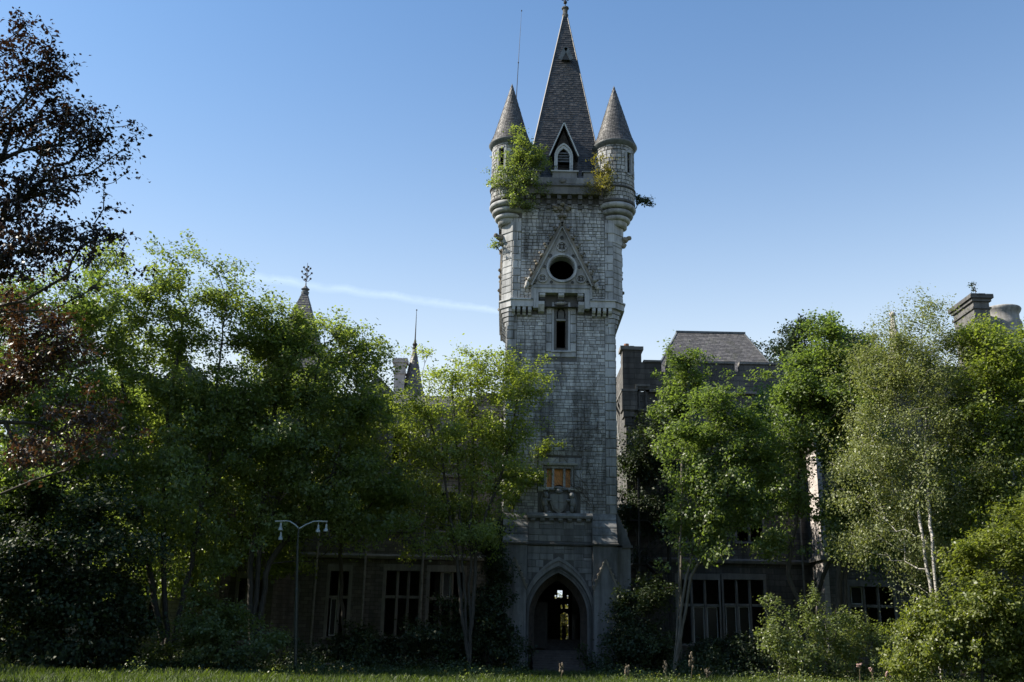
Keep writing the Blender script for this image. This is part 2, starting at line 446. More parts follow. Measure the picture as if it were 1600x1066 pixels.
def slates(mb, bl, br, tl, tr, rows, w, lift=0.022):
    bl, br, tl, tr = map(Vector, (bl, br, tl, tr))
    nrm = (br - bl).cross(tl - bl).normalized()
    for i in range(rows):
        a = i / rows; b = (i + 1.12) / rows
        b = min(b, 1.0)
        L0, R0 = bl.lerp(tl, a), br.lerp(tr, a); L1, R1 = bl.lerp(tl, b), br.lerp(tr, b)
        n = max(1, round((R0 - L0).length / w)); sh = 0.5 * (i % 2) / n
        cuts = [0.0] + [k / n + sh for k in range(0 if sh else 1, n) if 0 < k / n + sh < 1] + [1.0]
        for p, q in zip(cuts, cuts[1:]):
            g = 0.012 / max(0.3, (R0 - L0).length)
            if random.random() < .012: continue
            up = nrm * lift * random.uniform(0.7, 1.5); dn = (L0 - L1).normalized() * (random.uniform(-0.015, 0.015) if random.random() > .03 else random.uniform(.04, .1))
            A, B = L0.lerp(R0, p + g) + up + dn, L0.lerp(R0, q - g) + up + dn
            C, D = L1.lerp(R1, q - g) + nrm * 0.004, L1.lerp(R1, p + g) + nrm * 0.004
            mb.add([A, B, C, D, L0.lerp(R0, p + g) + dn, L0.lerp(R0, q - g) + dn], [(0, 1, 2, 3), (4, 5, 1, 0)])

def cone_slates(mb, cx, cy, r0, z0, r1, z1, rows, w, flare=0.0):
    for i in range(rows):
        a, b = i / rows, min(1.0, (i + 1.12) / rows)
        R = lambda t: r0 + (r1 - r0) * t + flare * max(0, 1 - t * 5) ** 2
        Z = lambda t: z0 + (z1 - z0) * t
        n = max(6, round(2 * math.pi * R(a) / w)); o = 0.5 * (i % 2)
        for k in range(n):
            t0, t1 = 2 * math.pi * (k + o) / n + 0.006, 2 * math.pi * (k + 1 + o) / n - 0.006
            up = 0.02 * random.uniform(0.6, 1.5); dz = random.uniform(-0.01, 0.01)
            P = lambda r, t, z: (cx + r * math.cos(t), cy + r * math.sin(t), z)
            mb.add([P(R(a) + up, t0, Z(a) + dz), P(R(a) + up, t1, Z(a) + dz), P(R(b) + 0.003, t1, Z(b)), P(R(b) + 0.003, t0, Z(b)), P(R(a) - 0.02, t0, Z(a) + dz), P(R(a) - 0.02, t1, Z(a) + dz)],
                   [(0, 1, 2, 3), (4, 5, 1, 0)])

def arch_pts(xc, hw, z0, zs, za, n=12):
    """left foot -> apex -> right foot of a pointed arch"""
    rise = za - zs
    k = (rise * rise + hw * hw) / (2 * hw)      # radius of each arc, springing at zs
    left = []
    cxl = xc - hw + k                            # centre of the left arc
    a_end = math.atan2(rise, xc - cxl)
    for i in range(n + 1):
        a = math.pi + (a_end - math.pi) * i / n
        left.append((cxl + k * math.cos(a), zs + k * math.sin(a)))
    right = [(2 * xc - x, z) for x, z in reversed(left[:-1])]
    return [(xc - hw, z0)] + left + right + [(xc + hw, z0)]

def circle_pts(xc, zc, r, n=40, a0=0.0): return [(xc + r * math.cos(a0 + 2 * math.pi * i / n), zc + r * math.sin(a0 + 2 * math.pi * i / n)) for i in range(n)]

def cast_to_poly(xc, zc, poly, n=40):
    """points on a polygon's boundary seen from (xc, zc) at even angles"""
    out = []
    for i in range(n):
        a = 2 * math.pi * i / n; dx, dz = math.cos(a), math.sin(a); best = 1e9
        for (x1, z1), (x2, z2) in zip(poly, poly[1:] + poly[:1]):
            ex, ez = x2 - x1, z2 - z1; det = dx * (-ez) + ex * dz
            if abs(det) < 1e-9: continue
            t = ((x1 - xc) * (-ez) + ex * (z1 - zc)) / det; s = (dx * (z1 - zc) - dz * (x1 - xc)) / det
            if t > 1e-6 and -1e-6 <= s <= 1 + 1e-6: best = min(best, t)
        out.append((xc + dx * best, zc + dz * best))
    return out

def grid_wall(mb, x0, x1, z0, z1, y0, y1, holes):
    xs = sorted({x0, x1, *[h[0] for h in holes], *[h[1] for h in holes]}); zs = sorted({z0, z1, *[h[2] for h in holes], *[h[3] for h in holes]})
    xs = [x for x in xs if x0 <= x <= x1]; zs = [z for z in zs if z0 <= z <= z1]
    for a, b in zip(xs, xs[1:]):
        for c, d in zip(zs, zs[1:]):
            mx, mz = (a + b) / 2, (c + d) / 2
            if any(h[0] < mx < h[1] and h[2] < mz < h[3] for h in holes): continue
            mb.box(a, b, y0, y1, c, d, 0.5)

# ------------------------------------------------------------------ ground
def ground():
    m = MB(); xs = [-1500, -200, -60, -30, 0, 30, 60, 200, 1500]; ys = [-300, -50, 0, 20, 40, 50, 60, 70, 80, 120, 300, 3000]
    vs = [(x, y, 0) for y in ys for x in xs]; n = len(xs)
    m.add(vs, [(j * n + i, j * n + i + 1, (j + 1) * n + i + 1, (j + 1) * n + i) for j in range(len(ys) - 1) for i in range(n - 1)])
    tag(m.build('ground', 'ground'), kind='structure')
ground()

# ------------------------------------------------------------------ clock tower
TX0, TX1, TY, TYB = -0.36, 6.50, 60.0, 66.9
CX = 3.07
tower = thing('clock_tower', (CX, 63.4, 0), 'tall grey stone clock tower with slate spire and two cone-roofed corner turrets', 'tower')
WIN = (2.11, 3.89, 10.49, 11.84); LAN = (2.78, 3.38, 19.23, 21.14)
DOORX = 3.0

def tower_core():
    m = MB()
    # shaft: side and back walls, front wall with its openings
    m.box(TX0, TX0 + 0.6, TY + 0.6, TYB, 0, 22.0, .5); m.box(TX1 - 0.6, TX1, TY + 0.6, TYB, 0, 22.0, .5)
    grid_wall(m, TX0 + 0.6, TX1 - 0.6, 0, 22.0, TYB - 0.6, TYB, [(1.3, 4.7, 0.0, 5.6)])
    grid_wall(m, TX0, TX1, 8.7, 22.0, TY, TY + 0.6, [WIN, LAN])
    # upper stage: octagonal plan with wide cut corners, front left open for the clock wall
    x0, x1, c, yf, yb = -0.70, 7.0, 0.62, 59.62, 67.3
    z0, z1 = 21.9, 30.2
    P = [(x0 + c, yf), (x1 - c, yf), (x1, yf + c), (x1, yb), (x0, yb), (x0, yf + c)]
    vs = [(a, b, z0) for a, b in P] + [(a, b, z1) for a, b in P]
    m.add(vs, [(i, i + 1, i + 7, i + 6) for i in range(1, 5)] + [(5, 0, 6, 11), (0, 5, 4, 3, 2, 1), (6, 7, 8, 9, 10, 11)], .5)
    cp = circle_pts(3.1, 24.41, 0.9); rp = cast_to_poly(3.1, 24.41, [(x0 + c, 23.0), (x1 - c, 23.0), (x1 - c, z1), (x0 + c, z1)])
    m.ring(cp, rp, yf, yf + 0.7)
    for q in ([(x0 + c, 23.0), (x1 - c, 23.0)],): pass
    grid_wall(m, x0 + c, x1 - c, 22.0, 23.0, yf, yf + 0.7, [(1.62, 4.54, 21.0, 22.8)])
    # corners left between the cast ring and the rectangle
    m.box(x0 + c, x0 + c + 1.2, yf + 0.02, yf + 0.6, 28.0, z1, .5); m.box(x1 - c - 1.2, x1 - c, yf + 0.02, yf + 0.6, 28.0, z1, .5)
    m.box(x0 + c, x0 + c + .8, yf + 0.02, yf + 0.6, 23, 23.6, .5); m.box(x1 - c - .8, x1 - c, yf + 0.02, yf + 0.6, 23, 23.6, .5)
    m.box(1.4, 4.76, TY + .01, TY + .4, 22.0, 22.9, .5)
    return m.build('wall', 'mortar', tower)
tower_core()

def gable_halfwidth(z):           # the clock gable's outline with its crockets
    return max(0.0, 2.35 * (27.9 - z) / (27.9 - 23.3)) if z > 23.3 else 0

def tower_stones():
    loose = []                       # (frame, rect, dmin, dmax, material)
    fr = Frame((0, TY, 0), (1, 0, 0), (0, -1, 0))
    def ex_shaft(za, zb):
        e = [(TX0, TX0 + 0.66), (TX1 - 0.66, TX1)]
        if zb > 10.2 and za < 12.3: e.append((1.7, 4.42))
        if zb > 8.5 and za < 10.3: e.append((1.75, 4.3))
        if zb > 18.6: e.append((2.12, 4.06))
        return e
    rub = [(fr, r, .012, .04) for r in tile_courses(TX0, TX1, 8.95, 21.45, ex_shaft, .15, .29, .2, .52)]
    ash = [(fr, r, .05, .065) for r in quoins(TX0, TX0 + .66, 8.95, 21.45, -1, .55) + quoins(TX1 - .66, TX1, 8.95, 21.45, 1, .55)]
    fill = [(fr, r, .03, .05) for s in (-1, 1) for r in []]
    # where a short quoin leaves room, rubble fills in
    for f, r, a, b in list(ash):
        if r[1] - r[0] < 0.6:
            if r[0] < 1: rub.append((f, (r[1], TX0 + .66, r[2], r[3]), .02, .06))
            else: rub.append((f, (TX1 - .66, r[0], r[2], r[3]), .02, .06))
    # dressed surround of the lancet and of the small window
    for za, zb in ((18.66, 19.0),): ash += [(fr, (2.14, 3.08, za, zb), .05, .06), (fr, (3.08, 4.04, za, zb), .05, .06)]
    z = 19.0
    while z < 21.9:
        h = min(.62, 21.95 - z); ash += [(fr, (2.14, 2.5, z, z + h), .05, .06), (fr, (3.66, 4.04, z, z + h), .05, .06)]; z += h
    z = 10.25
    for h in (.65, .7, .5):
        ash += [(fr, (1.74, 2.07, z, z + h), .05, .06), (fr, (3.93, 4.42, z, z + h), .05, .06)]; z += h
    ash += [(fr, (1.74, 3.05, 12.02, 12.33), .05, .07), (fr, (3.05, 4.42, 12.02, 12.33), .05, .07)]
    # upper stage front
    fu = Frame((0, 59.62, 0), (1, 0, 0), (0, -1, 0)); a0, a1 = -0.08, 6.38
    def ex_up(za, zb):
        e = [(a0, a0 + .55), (a1 - .55, a1)]
        if zb > 23.3 and za < 27.9: w = gable_halfwidth(za) - 0.12; e.append((3.06 - w, 3.06 + w))
        if za < 23.4: e.append((1.2, 4.95))
        return e
    rub += [(fu, r, .02, .07) for r in tile_courses(a0, a1, 22.36, 28.95, ex_up, .15, .31, .18, .48)]
    ash += [(fu, r, .04, .05) for r in quoins(a0, a0 + .55, 22.36, 27.9, -1, .5) + quoins(a1 - .55, a1, 22.36, 27.9, 1, .5)]
    for f, r, a, b in [q for q in ash if q[0] is fu]:
        if r[1] - r[0] < .5:
            rub.append((fu, (r[1], a0 + .55, r[2], r[3]), .02, .06) if r[0] < 1 else (fu, (a1 - .55, r[0], r[2], r[3]), .02, .06))
    # cut corners of the upper stage
    d = .62 * math.sqrt(2)
    fl = Frame((-0.70, 60.24, 0), (1, -1, 0), (-1, -1, 0)); frt = Frame((6.38, 59.62, 0), (1, 1, 0), (1, -1, 0))
    for f in (fl, frt):
        z = 22.36
        while z < 27.6:
            h = random.uniform(.36, .52); h = min(h, 27.7 - z); ash.append((f, (0.0, d, z, z + h), .03, .04)); z += h
    # the side faces
    sl = Frame((TX0, TYB, 0), (0, -1, 0), (-1, 0, 0)); sr = Frame((TX1, TY, 0), (0, 1, 0), (1, 0, 0))
    side = []
    for f in (sl, sr):
        side += [(f, r, .02, .06) for r in tile_courses(0, TYB - TY, 8.95, 21.45, lambda a, b: [], .2, .36, .3, .7)]
    ul = Frame((-0.70, 67.3, 0), (0, -1, 0), (-1, 0, 0)); ur = Frame((7.0, 60.24, 0), (0, 1, 0), (1, 0, 0))
    for f in (ul, ur):
        side += [(f, r, .02, .06) for r in tile_courses(0, 7.06, 22.36, 28.9, lambda a, b: [], .2, .36, .3, .7)]
    # base stage: the wall over and beside the portal
    fb = Frame((0, 59.62, 0), (1, 0, 0), (0, -1, 0))
    hood = arch_pts(DOORX, 2.14, 0, 3.0, 6.5)
    def ex_base(za, zb):
        w = 0
        for x, z in hood:
            if z >= za - .02: w = max(w, abs(x - DOORX))
        if za < 3.0: w = 2.14
        return [(DOORX - w, DOORX + w)] if w else []
    base = [(fb, r, .01, .03) for r in tile_courses(1.16, 4.96, 1.0, 7.0, ex_base, .3, .45, .4, .85)]
    base += [(fb, r, .01, .03) for r in tile_courses(1.16, 4.96, 7.26, 8.42, lambda a, b: [], .36, .42, .5, .9)]
    big = sorted(rub + ash + base, key=lambda q: -(q[1][1] - q[1][0]) * (q[1][3] - q[1][2]))
    shared = {}
    for k, mat in (('rubble', 'rubble'), ('ashlar', 'ashlar'), ('base', 'grimy_shaded')):
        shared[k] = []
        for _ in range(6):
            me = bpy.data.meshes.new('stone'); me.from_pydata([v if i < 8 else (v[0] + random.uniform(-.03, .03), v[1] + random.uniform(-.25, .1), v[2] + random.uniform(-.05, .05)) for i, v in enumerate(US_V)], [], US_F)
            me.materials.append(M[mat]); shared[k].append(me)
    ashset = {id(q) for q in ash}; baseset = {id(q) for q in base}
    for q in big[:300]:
        f, r, a, b = q
        o = bpy.data.objects.new('stone', random.choice(shared['base' if id(q) in baseset else 'ashlar' if id(q) in ashset else 'rubble'])); COL.objects.link(o)
        adopt(o, tower); o.matrix_basis = f.matrix(*r, random.uniform(a, b))
    m1, m2, m3 = MB(), MB(), MB()
    for q in big[300:]: put_stones(m3 if id(q) in baseset else m2 if id(q) in ashset else m1, q[0], [q[1]], q[2], q[3])
    if m3.v: tag(m3.build('base_stones', 'grimy_shaded', tower), kind='stuff')
    for q in side: put_stones(m1, q[0], [q[1]], q[2], q[3])
    tag(m1.build('stone_facing', 'rubble', tower), kind='stuff')
    if m2.v: tag(m2.build('dressed_stones', 'ashlar', tower), kind='stuff')
tower_stones()

def portal():
    y0 = 59.6
    # front wall of the base stage round the portal
    ar = arch_pts(DOORX, 1.95, 0, 3.0, 5.75)
    m = MB(); m.prism([(1.14, 0)] + ar + [(4.98, 0), (4.98, 8.7), (1.14, 8.7)], y0 + .02, TY + .55)
    m.build('portal_wall', 'mortar', tower)
    # splayed reveal from the outer to the inner arch
    inn = arch_pts(DOORX, 1.36, 0, 2.95, 5.1)
    m = MB(); n = len(ar)
    vs = [(x, y0 + .3, z) for x, z in ar] + [(x, 60.75, z) for x, z in inn]
    m.add(vs, [(i, i + 1, i + 1 + n, i + n) for i in range(n - 1)])
    m.build('reveal', 'reddust', tower)
    m = MB(); out = arch_pts(DOORX, 2.6, 0, 3.0, 6.4)
    m.prism([(DOORX - 2.4, 0)] + inn + [(DOORX + 2.4, 0), (DOORX + 2.4, 5.7), (DOORX - 2.4, 5.7)], 60.75, 60.95)
    m.build('inner_arch', 'reddust', tower)
    # mouldings: three orders and the hood
    orders = MB()
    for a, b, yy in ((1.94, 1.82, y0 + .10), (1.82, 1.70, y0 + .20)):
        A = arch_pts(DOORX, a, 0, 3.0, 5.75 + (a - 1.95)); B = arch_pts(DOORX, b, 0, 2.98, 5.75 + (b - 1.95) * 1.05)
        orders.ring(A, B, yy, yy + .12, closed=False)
    orders.build('arch_order', 'grimy_shaded', tower)
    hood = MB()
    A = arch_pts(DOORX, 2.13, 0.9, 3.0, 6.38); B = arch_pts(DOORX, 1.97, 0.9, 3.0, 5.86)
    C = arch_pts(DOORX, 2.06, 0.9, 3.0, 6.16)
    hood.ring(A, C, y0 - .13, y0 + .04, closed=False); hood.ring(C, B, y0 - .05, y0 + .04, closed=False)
    hood.build('hood_mould', 'grimy_shaded', tower)
    # buttresses
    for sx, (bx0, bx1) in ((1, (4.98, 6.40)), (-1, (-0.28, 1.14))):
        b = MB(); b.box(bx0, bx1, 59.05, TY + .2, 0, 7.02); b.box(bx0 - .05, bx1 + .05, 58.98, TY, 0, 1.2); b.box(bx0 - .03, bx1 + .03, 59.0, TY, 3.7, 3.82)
        bo = b.build('buttress', 'grimy_shaded', tower)
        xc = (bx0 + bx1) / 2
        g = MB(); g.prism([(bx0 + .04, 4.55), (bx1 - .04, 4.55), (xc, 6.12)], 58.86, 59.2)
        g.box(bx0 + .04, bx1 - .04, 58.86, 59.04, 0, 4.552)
        g.build('gablet', 'grimy_shaded', bo)
        cr = MB()
        for s in (-1, 1):
            cr.bar((xc + s * .72, 58.84, 4.5), (xc, 58.84, 6.22), .1, .12, (0, 1, 0))
            for k in range(5):
                t = (k + .3) / 5; cr.lump((xc + s * .76 * (1 - t), 58.86, 4.6 + 1.65 * t), (.09, .1, .1), 6, 4, .3)
        cr.build('crocket', 'crocket', bo)
        # stepped weathering slabs up to the shaft
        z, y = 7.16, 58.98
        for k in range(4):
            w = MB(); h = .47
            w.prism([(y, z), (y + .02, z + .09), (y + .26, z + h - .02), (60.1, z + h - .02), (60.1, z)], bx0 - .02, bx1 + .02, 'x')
            w.build('weathering_slab', 'grimy_shaded', bo); z += h; y += .255
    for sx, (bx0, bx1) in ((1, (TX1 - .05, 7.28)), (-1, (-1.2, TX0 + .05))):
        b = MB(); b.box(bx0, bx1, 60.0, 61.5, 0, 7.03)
        bo = b.build('side_buttress', 'grimy_shaded', tower)
        w = MB()
        if sx > 0: w.prism([(TX1 - .03, 7.15), (7.3, 7.15), (7.3, 7.25), (TX1 - .03, 9.2)], 59.98, 61.5)
        else: w.prism([(-1.22, 7.15), (TX0 + .03, 7.15), (TX0 + .03, 9.2), (-1.22, 7.25)], 59.98, 61.5)
        w.build('weathering', 'slate' if sx < 0 else 'grimy_shaded', bo)
        s = MB(); s.box(bx0 - (.12 if sx < 0 else -.3), bx1 + (.12 if sx > 0 else -.3), 59.9, 61.6, 7.0, 7.16); s.build('string_course', 'sooty', bo)
    s = MB()
    s.prism([(58.93, 7.03), (58.9, 7.12), (59.0, 7.18), (59.7, 7.18), (59.7, 7.03)], 4.94, 6.46, 'x'); s.prism([(58.93, 7.03), (58.9, 7.12), (59.0, 7.18), (59.7, 7.18), (59.7, 7.03)], -0.34, 1.18, 'x')
    s.prism([(59.50, 7.03), (59.46, 7.11), (59.54, 7.25), (59.7, 7.25), (59.7, 7.03)], 1.18, 4.94, 'x')
    s.build('string_course', 'sooty', tower)
    # corbel table over the portal
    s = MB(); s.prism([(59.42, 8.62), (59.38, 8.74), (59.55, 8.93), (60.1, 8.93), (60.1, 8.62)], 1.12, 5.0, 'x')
    s.build('cornice', 'grimy_shaded', tower)
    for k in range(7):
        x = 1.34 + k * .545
        c = MB(); c.prism([(59.44, 8.60), (59.44, 8.5), (59.52, 8.40), (59.62, 8.40), (59.62, 8.60)], x, x + .26, 'x'); c.build('corbel', 'grimy_shaded', tower)
    # steps
    for k in range(9):
        st = MB(); z1 = .125 * (k + 1); y = 57.2 + k * .4
        st.box(DOORX - 1.45 - .02 * (k % 3), DOORX + 1.45, y, y + (.44 if k < 8 else 1.0), max(0.004, z1 - .16), z1); st.build('step', 'step', tower)
    # passage through the tower to a far doorway
    p = MB(); x0, x1, y1 = 1.3, 4.7, 74.0
    p.box(x0 - .2, x0, 60.95, y1, 0, 5.6); p.box(x1, x1 + .2, 60.95, y1, 0, 5.6); p.box(x0 - .2, x1 + .2, 60.95, y1, 5.6, 5.8)
    p.box(x0, x1, 61.4, y1, 0.9, 1.1)
    for k in range(5): p.box(x0, x1, 63 + k * .4, y1 - .02 * k, 1.1, 1.1 + .13 * (k + 1))
    holes = []
    for a, b, c, d in ((871, 922.5, 879, 934), (866.8, 930, 869.6, 935), (886, 930, 888, 935), (876, 945, 879, 951), (883, 944.5, 888, 951), (875.3, 957, 888.3, 1008)):
        A, B = at(a, d, y1), at(c, b, y1); holes.append((A.x, B.x, A.z, B.z))
    grid_wall(p, x0 - .2, x1 + .2, 0, 5.8, y1, y1 + .3, holes)
    p.build('passage', 'inside', tower)
    d = MB()                                              # tracery of the far door
    A, B = at(875.3, 1008, y1), at(888.3, 957, y1)
    d.box((A.x + B.x) / 2 - .17, (A.x + B.x) / 2 + .1, y1 + .05, y1 + .12, A.z, A.z + 1.35)
    for x in (.3, .52, .72): d.box(A.x + (B.x - A.x) * x - .018, A.x + (B.x - A.x) * x + .018, y1 + .05, y1 + .1, A.z + 1.3, B.z)
    for s in (-1, 1): d.prism([((A.x + B.x) / 2 + s * .4, B.z + .02), ((A.x + B.x) / 2 + s * .0, B.z + .02), ((A.x + B.x) / 2 + s * .4, B.z - .25)], y1 + .04, y1 + .1)
    d.build('door_tracery', 'iron', tower)
    dl = MB(); dl.box(1.62, 1.70, 61.0, 62.6, 1.15, 4.5); dl.box(1.70, 2.5, 62.55, 62.63, 1.2, 3.9); dl.build('door_leaf', 'darkwood', tower)
portal()

def small_window():
    x0, x1, z0, z1 = WIN
    f = MB(); f.box(x0 - .04, x0 + .12, TY + .06, TY + .5, z0, z1); f.box(x1 - .12, x1 + .04, TY + .06, TY + .5, z0, z1); f.box(x0 - .04, x1 + .04, TY + .05, TY + .5, z1 - .16, z1 + .02)
    w = f.build('window', 'ashlar', tower)
    one('lintel', 'ashlar', lambda m: m.prism([(TY - .16, 11.98), (TY - .12, 11.86), (TY + .1, 11.82), (TY + .1, 12.03), (TY - .08, 12.03)], 1.95, 4.16, 'x'), w)
    one('sill', 'ashlar', lambda m: m.box(x0 - .12, x1 + .12, TY - .1, TY + .4, z0 - .13, z0 + .02), w)
    for x in (2.66, 3.34): one('mullion', 'ashlar', lambda m: m.box(x - .07, x + .07, TY + .08, TY + .3, z0 + .02, z1 - .16), w)
    def inner_panel(m):
        hole = [(3.32, z0 + .02)] + [(3.02 + .3 * math.cos(a), z0 + .02 + .22 * math.sin(a)) for a in np.linspace(0.1, math.pi - .1, 9)] + [(2.72, z0 + .02)]
        m.prism([(2.24, z0 + .02)] + hole[::-1] + [(3.76, z0 + .02), (3.76, z1 - .17), (2.24, z1 - .17)], TY + .34, TY + .36)
    one('sunlit_panel', 'sunlit_panel', inner_panel, w)
    for x in (2.25, 3.72): one('frame_strip', 'whitewood', lambda m: m.box(x, x + .035, TY + .2, TY + .24, z0 + .02, z1 - .16), w)
    # carved coat of arms below
    a = MB(); xc, zc = 3.0, 9.6
    sh = [(-.5, .48), (-.2, .56), (.2, .56), (.5, .48), (.52, .05), (.36, -.42), (0, -.66), (-.36, -.42), (-.52, .05)]
    a.prism([(xc + x, zc - .02 + z) for x, z in sh], TY - .16, TY + .01); a.prism([(xc + x * .8, zc + z * .8) for x, z in sh], TY - .22, TY - .15)
    ar = a.build('coat_of_arms', 'grimy_shaded', tower); tag(ar, label='weathered carved coat of arms with shield and supporters')
    for s in (-1, 1):
        def sup(m):
            m.lump((xc + s * .78, TY - .14, zc + .42), (.17, .17, .2), 8, 6); m.lump((xc + s * .84, TY - .1, zc + .0), (.2, .16, .36), 8, 6)
            m.lump((xc + s * .78, TY - .14, zc - .42), (.14, .14, .22), 8, 6); m.lump((xc + s * .62, TY - .16, zc + .12), (.2, .1, .09), 7, 5)
            m.tube([(xc + s * (.95 + .1 * math.sin(t * 3)), TY - .06, zc + .6 - 1.1 * t) for t in np.linspace(0, 1, 7)], .07)
            m.lump((xc + s * .6, TY - .1, zc - .6), (.22, .12, .09), 7, 5)
        one('supporter', 'grimy_shaded', sup, ar, True)
    def crest(m):
        m.lump((xc, TY - .16, zc + .66), (.24, .16, .18), 8, 6); m.lump((xc, TY - .14, zc + .86), (.32, .12, .1), 9, 5, .3)
        for s in (-1, 1): m.tube([(xc + s * .3, TY - .1, zc + .75), (xc + s * .55, TY - .1, zc + .8), (xc + s * .66, TY - .08, zc + .62)], .07)
    one('crest', 'grimy_shaded', crest, ar, True)
    one('bend', 'grimy_shaded', lambda m: (m.box(xc - .04, xc + .04, TY - .25, TY - .2, zc - .42, zc + .4), m.box(xc - .36, xc + .36, TY - .25, TY - .2, zc - .0, zc + .07)), ar)
small_window()

def lancet():
    x0, x1, z0, z1 = LAN
    f = MB()
    for a, b in ((2.5, 2.62), (3.54, 3.66)): f.box(a, b, TY - .05, TY + .1, 19.0, 22.3)
    for a, b in ((2.62, 2.78), (3.38, 3.54)): f.prism([(a if a < 3 else b, TY - .02), (b if a < 3 else a, TY + .2), (a if a < 3 else b, TY + .2)], 19.0, 22.3, 'z')
    w = f.build('lancet_window', 'ashlar', tower)
    one('sill', 'ashlar', lambda m: m.prism([(TY - .14, 18.98), (TY - .14, 19.05), (TY + .3, 19.28), (TY + .3, 18.98)], 2.46, 3.7, 'x'), w)
    def tr(m):
        m.box(2.78, 3.38, TY + .08, TY + .25, 21.14, 22.05)
        m.ring(arch_pts(3.08, .27, 21.2, 21.55, 21.98, 6), arch_pts(3.08, .2, 21.2, 21.55, 21.86, 6), TY + .0, TY + .1, closed=False)
        m.ring(circle_pts(3.08, 21.62, .15, 14), circle_pts(3.08, 21.62, .09, 14), TY + .02, TY + .1)
        m.box(2.78, 3.38, TY - .02, TY + .3, 21.08, 21.16)
    one('tracery', 'carved', tr, w)
    one('frame_strip', 'reddust', lambda m: (m.box(x0 - .001, x0 + .035, TY + .1, TY + .2, z0, z1), m.box(x1 - .035, x1 + .001, TY + .1, TY + .2, z0, z1), m.box(x0, x1, TY + .1, TY + .2, z0 + .04, z0 + .08)), w)
    one('head_boss', 'carved', lambda m: (m.lump((3.08, TY - .1, 22.2), (.4, .2, .14), 9, 5, .25),), w, True)
    # label that lifts the string course over the lancet
    lb = MB(); yf = 59.62
    lb.box(1.30, 1.62, yf - .14, yf + .5, 21.75, 23.08); lb.box(4.54, 4.86, yf - .14, yf + .5, 21.75, 23.08); lb.box(1.62, 4.54, yf - .14, yf + .5, 22.78, 23.08)
    lo = lb.build('label_mould', 'ashlar', tower)
    one('label_rim', 'ashlar', lambda m: (m.box(1.14, 1.30, yf - .2, yf + .1, 22.3, 23.24), m.box(4.86, 5.02, yf - .2, yf + .1, 22.3, 23.24), m.box(1.30, 4.86, yf - .2, yf + .1, 23.08, 23.28)), lo)
    for x, d in ((1.68, .1), (2.88, .16), (4.1, .1)):
        for k in range(2):
            one('corbel', 'sooty' if k else 'ashlar', lambda m: m.prism([(59.5 + .14 * k, 22.76 - .24 * k), (59.5 + .14 * k, 22.62 - .24 * k), (59.6 + .14 * k, 22.52 - .24 * k), (60.1, 22.52 - .24 * k), (60.1, 22.76 - .24 * k)], x, x + .36, 'x'), tower)
    for s, x in ((-1, 1.62), (1, 4.14)):
        one('corbel', 'ashlar', lambda m: m.prism([(59.5, 22.2), (59.5, 22.0), (59.75, 21.6), (60.1, 21.5), (60.1, 22.2)], x, x + .38, 'x'), tower)
    # string course and corbels under the upper stage, returned round the cut corners
    c = .62
    def course(m, off, za, zb, bevel=0.0):
        x0_, x1_ = -0.70, 7.0; o = off; q = off * .414
        for P in ([(1.28, yf - o), (x0_ + c - q, yf - o), (x0_ - o, yf + c - q), (x0_ - o, 67.3), (x0_ + .2, 67.3), (x0_ + .2, yf + c), (x0_ + c + .1, yf + .2), (1.28, yf + .2)],
                  [(4.88, yf - o), (x1_ - c + q, yf - o), (x1_ + o, yf + c - q), (x1_ + o, 67.3), (x1_ - .2, 67.3), (x1_ - .2, yf + c), (x1_ - c - .1, yf + .2), (4.88, yf + .2)]):
            m.prism(P, za, zb, 'z')
    one('string_course', 'ashlar', lambda m: (course(m, .20, 22.27, 22.36), course(m, .12, 21.84, 22.27)), tower)
    one('lower_moulding', 'ashlar', lambda m: (course(m, -.02, 21.4, 21.84),), tower) if False else None
    xs = [-0.05, .27, .62, .97] + [5.02, 5.36, 5.7, 6.05]
    for x in xs:
        one('corbel', 'ashlar', lambda m: m.prism([(59.52, 21.83), (59.52, 21.62), (59.6, 21.5), (59.74, 21.45), (59.78, 21.36), (60.05, 21.3), (60.05, 21.83)], x, x + .21, 'x'), tower)
    for s in (-1, 1):                                  # moulded corner corbelling
        m = MB(); xc = TX0 if s < 0 else TX1
        for k in range(4):
            r = .5 - .11 * k; z = 21.83 - .3 * k
            m.prism([(xc + s * (-.45), TY - r * .55), (xc + s * (-.1), TY - r * .55), (xc + s * r * .75, TY + .2), (xc + s * r * .75, TY + 1.0), (xc - s * .3, TY + 1.0)], z - .27, z, 'z')
        m.build('corner_corbelling', 'ashlar', tower)
    for s in (-1, 1):
        for k in range(9):
            x = TX0 if s < 0 else TX1; y = 61.2 + k * .62
            one('corbel', 'ashlar', lambda m: m.prism([(x + s * .02, 21.3), (x + s * .34, 21.6), (x + s * .34, 21.83), (x + s * .02, 21.83)], y, y + .25), tower)
lancet()

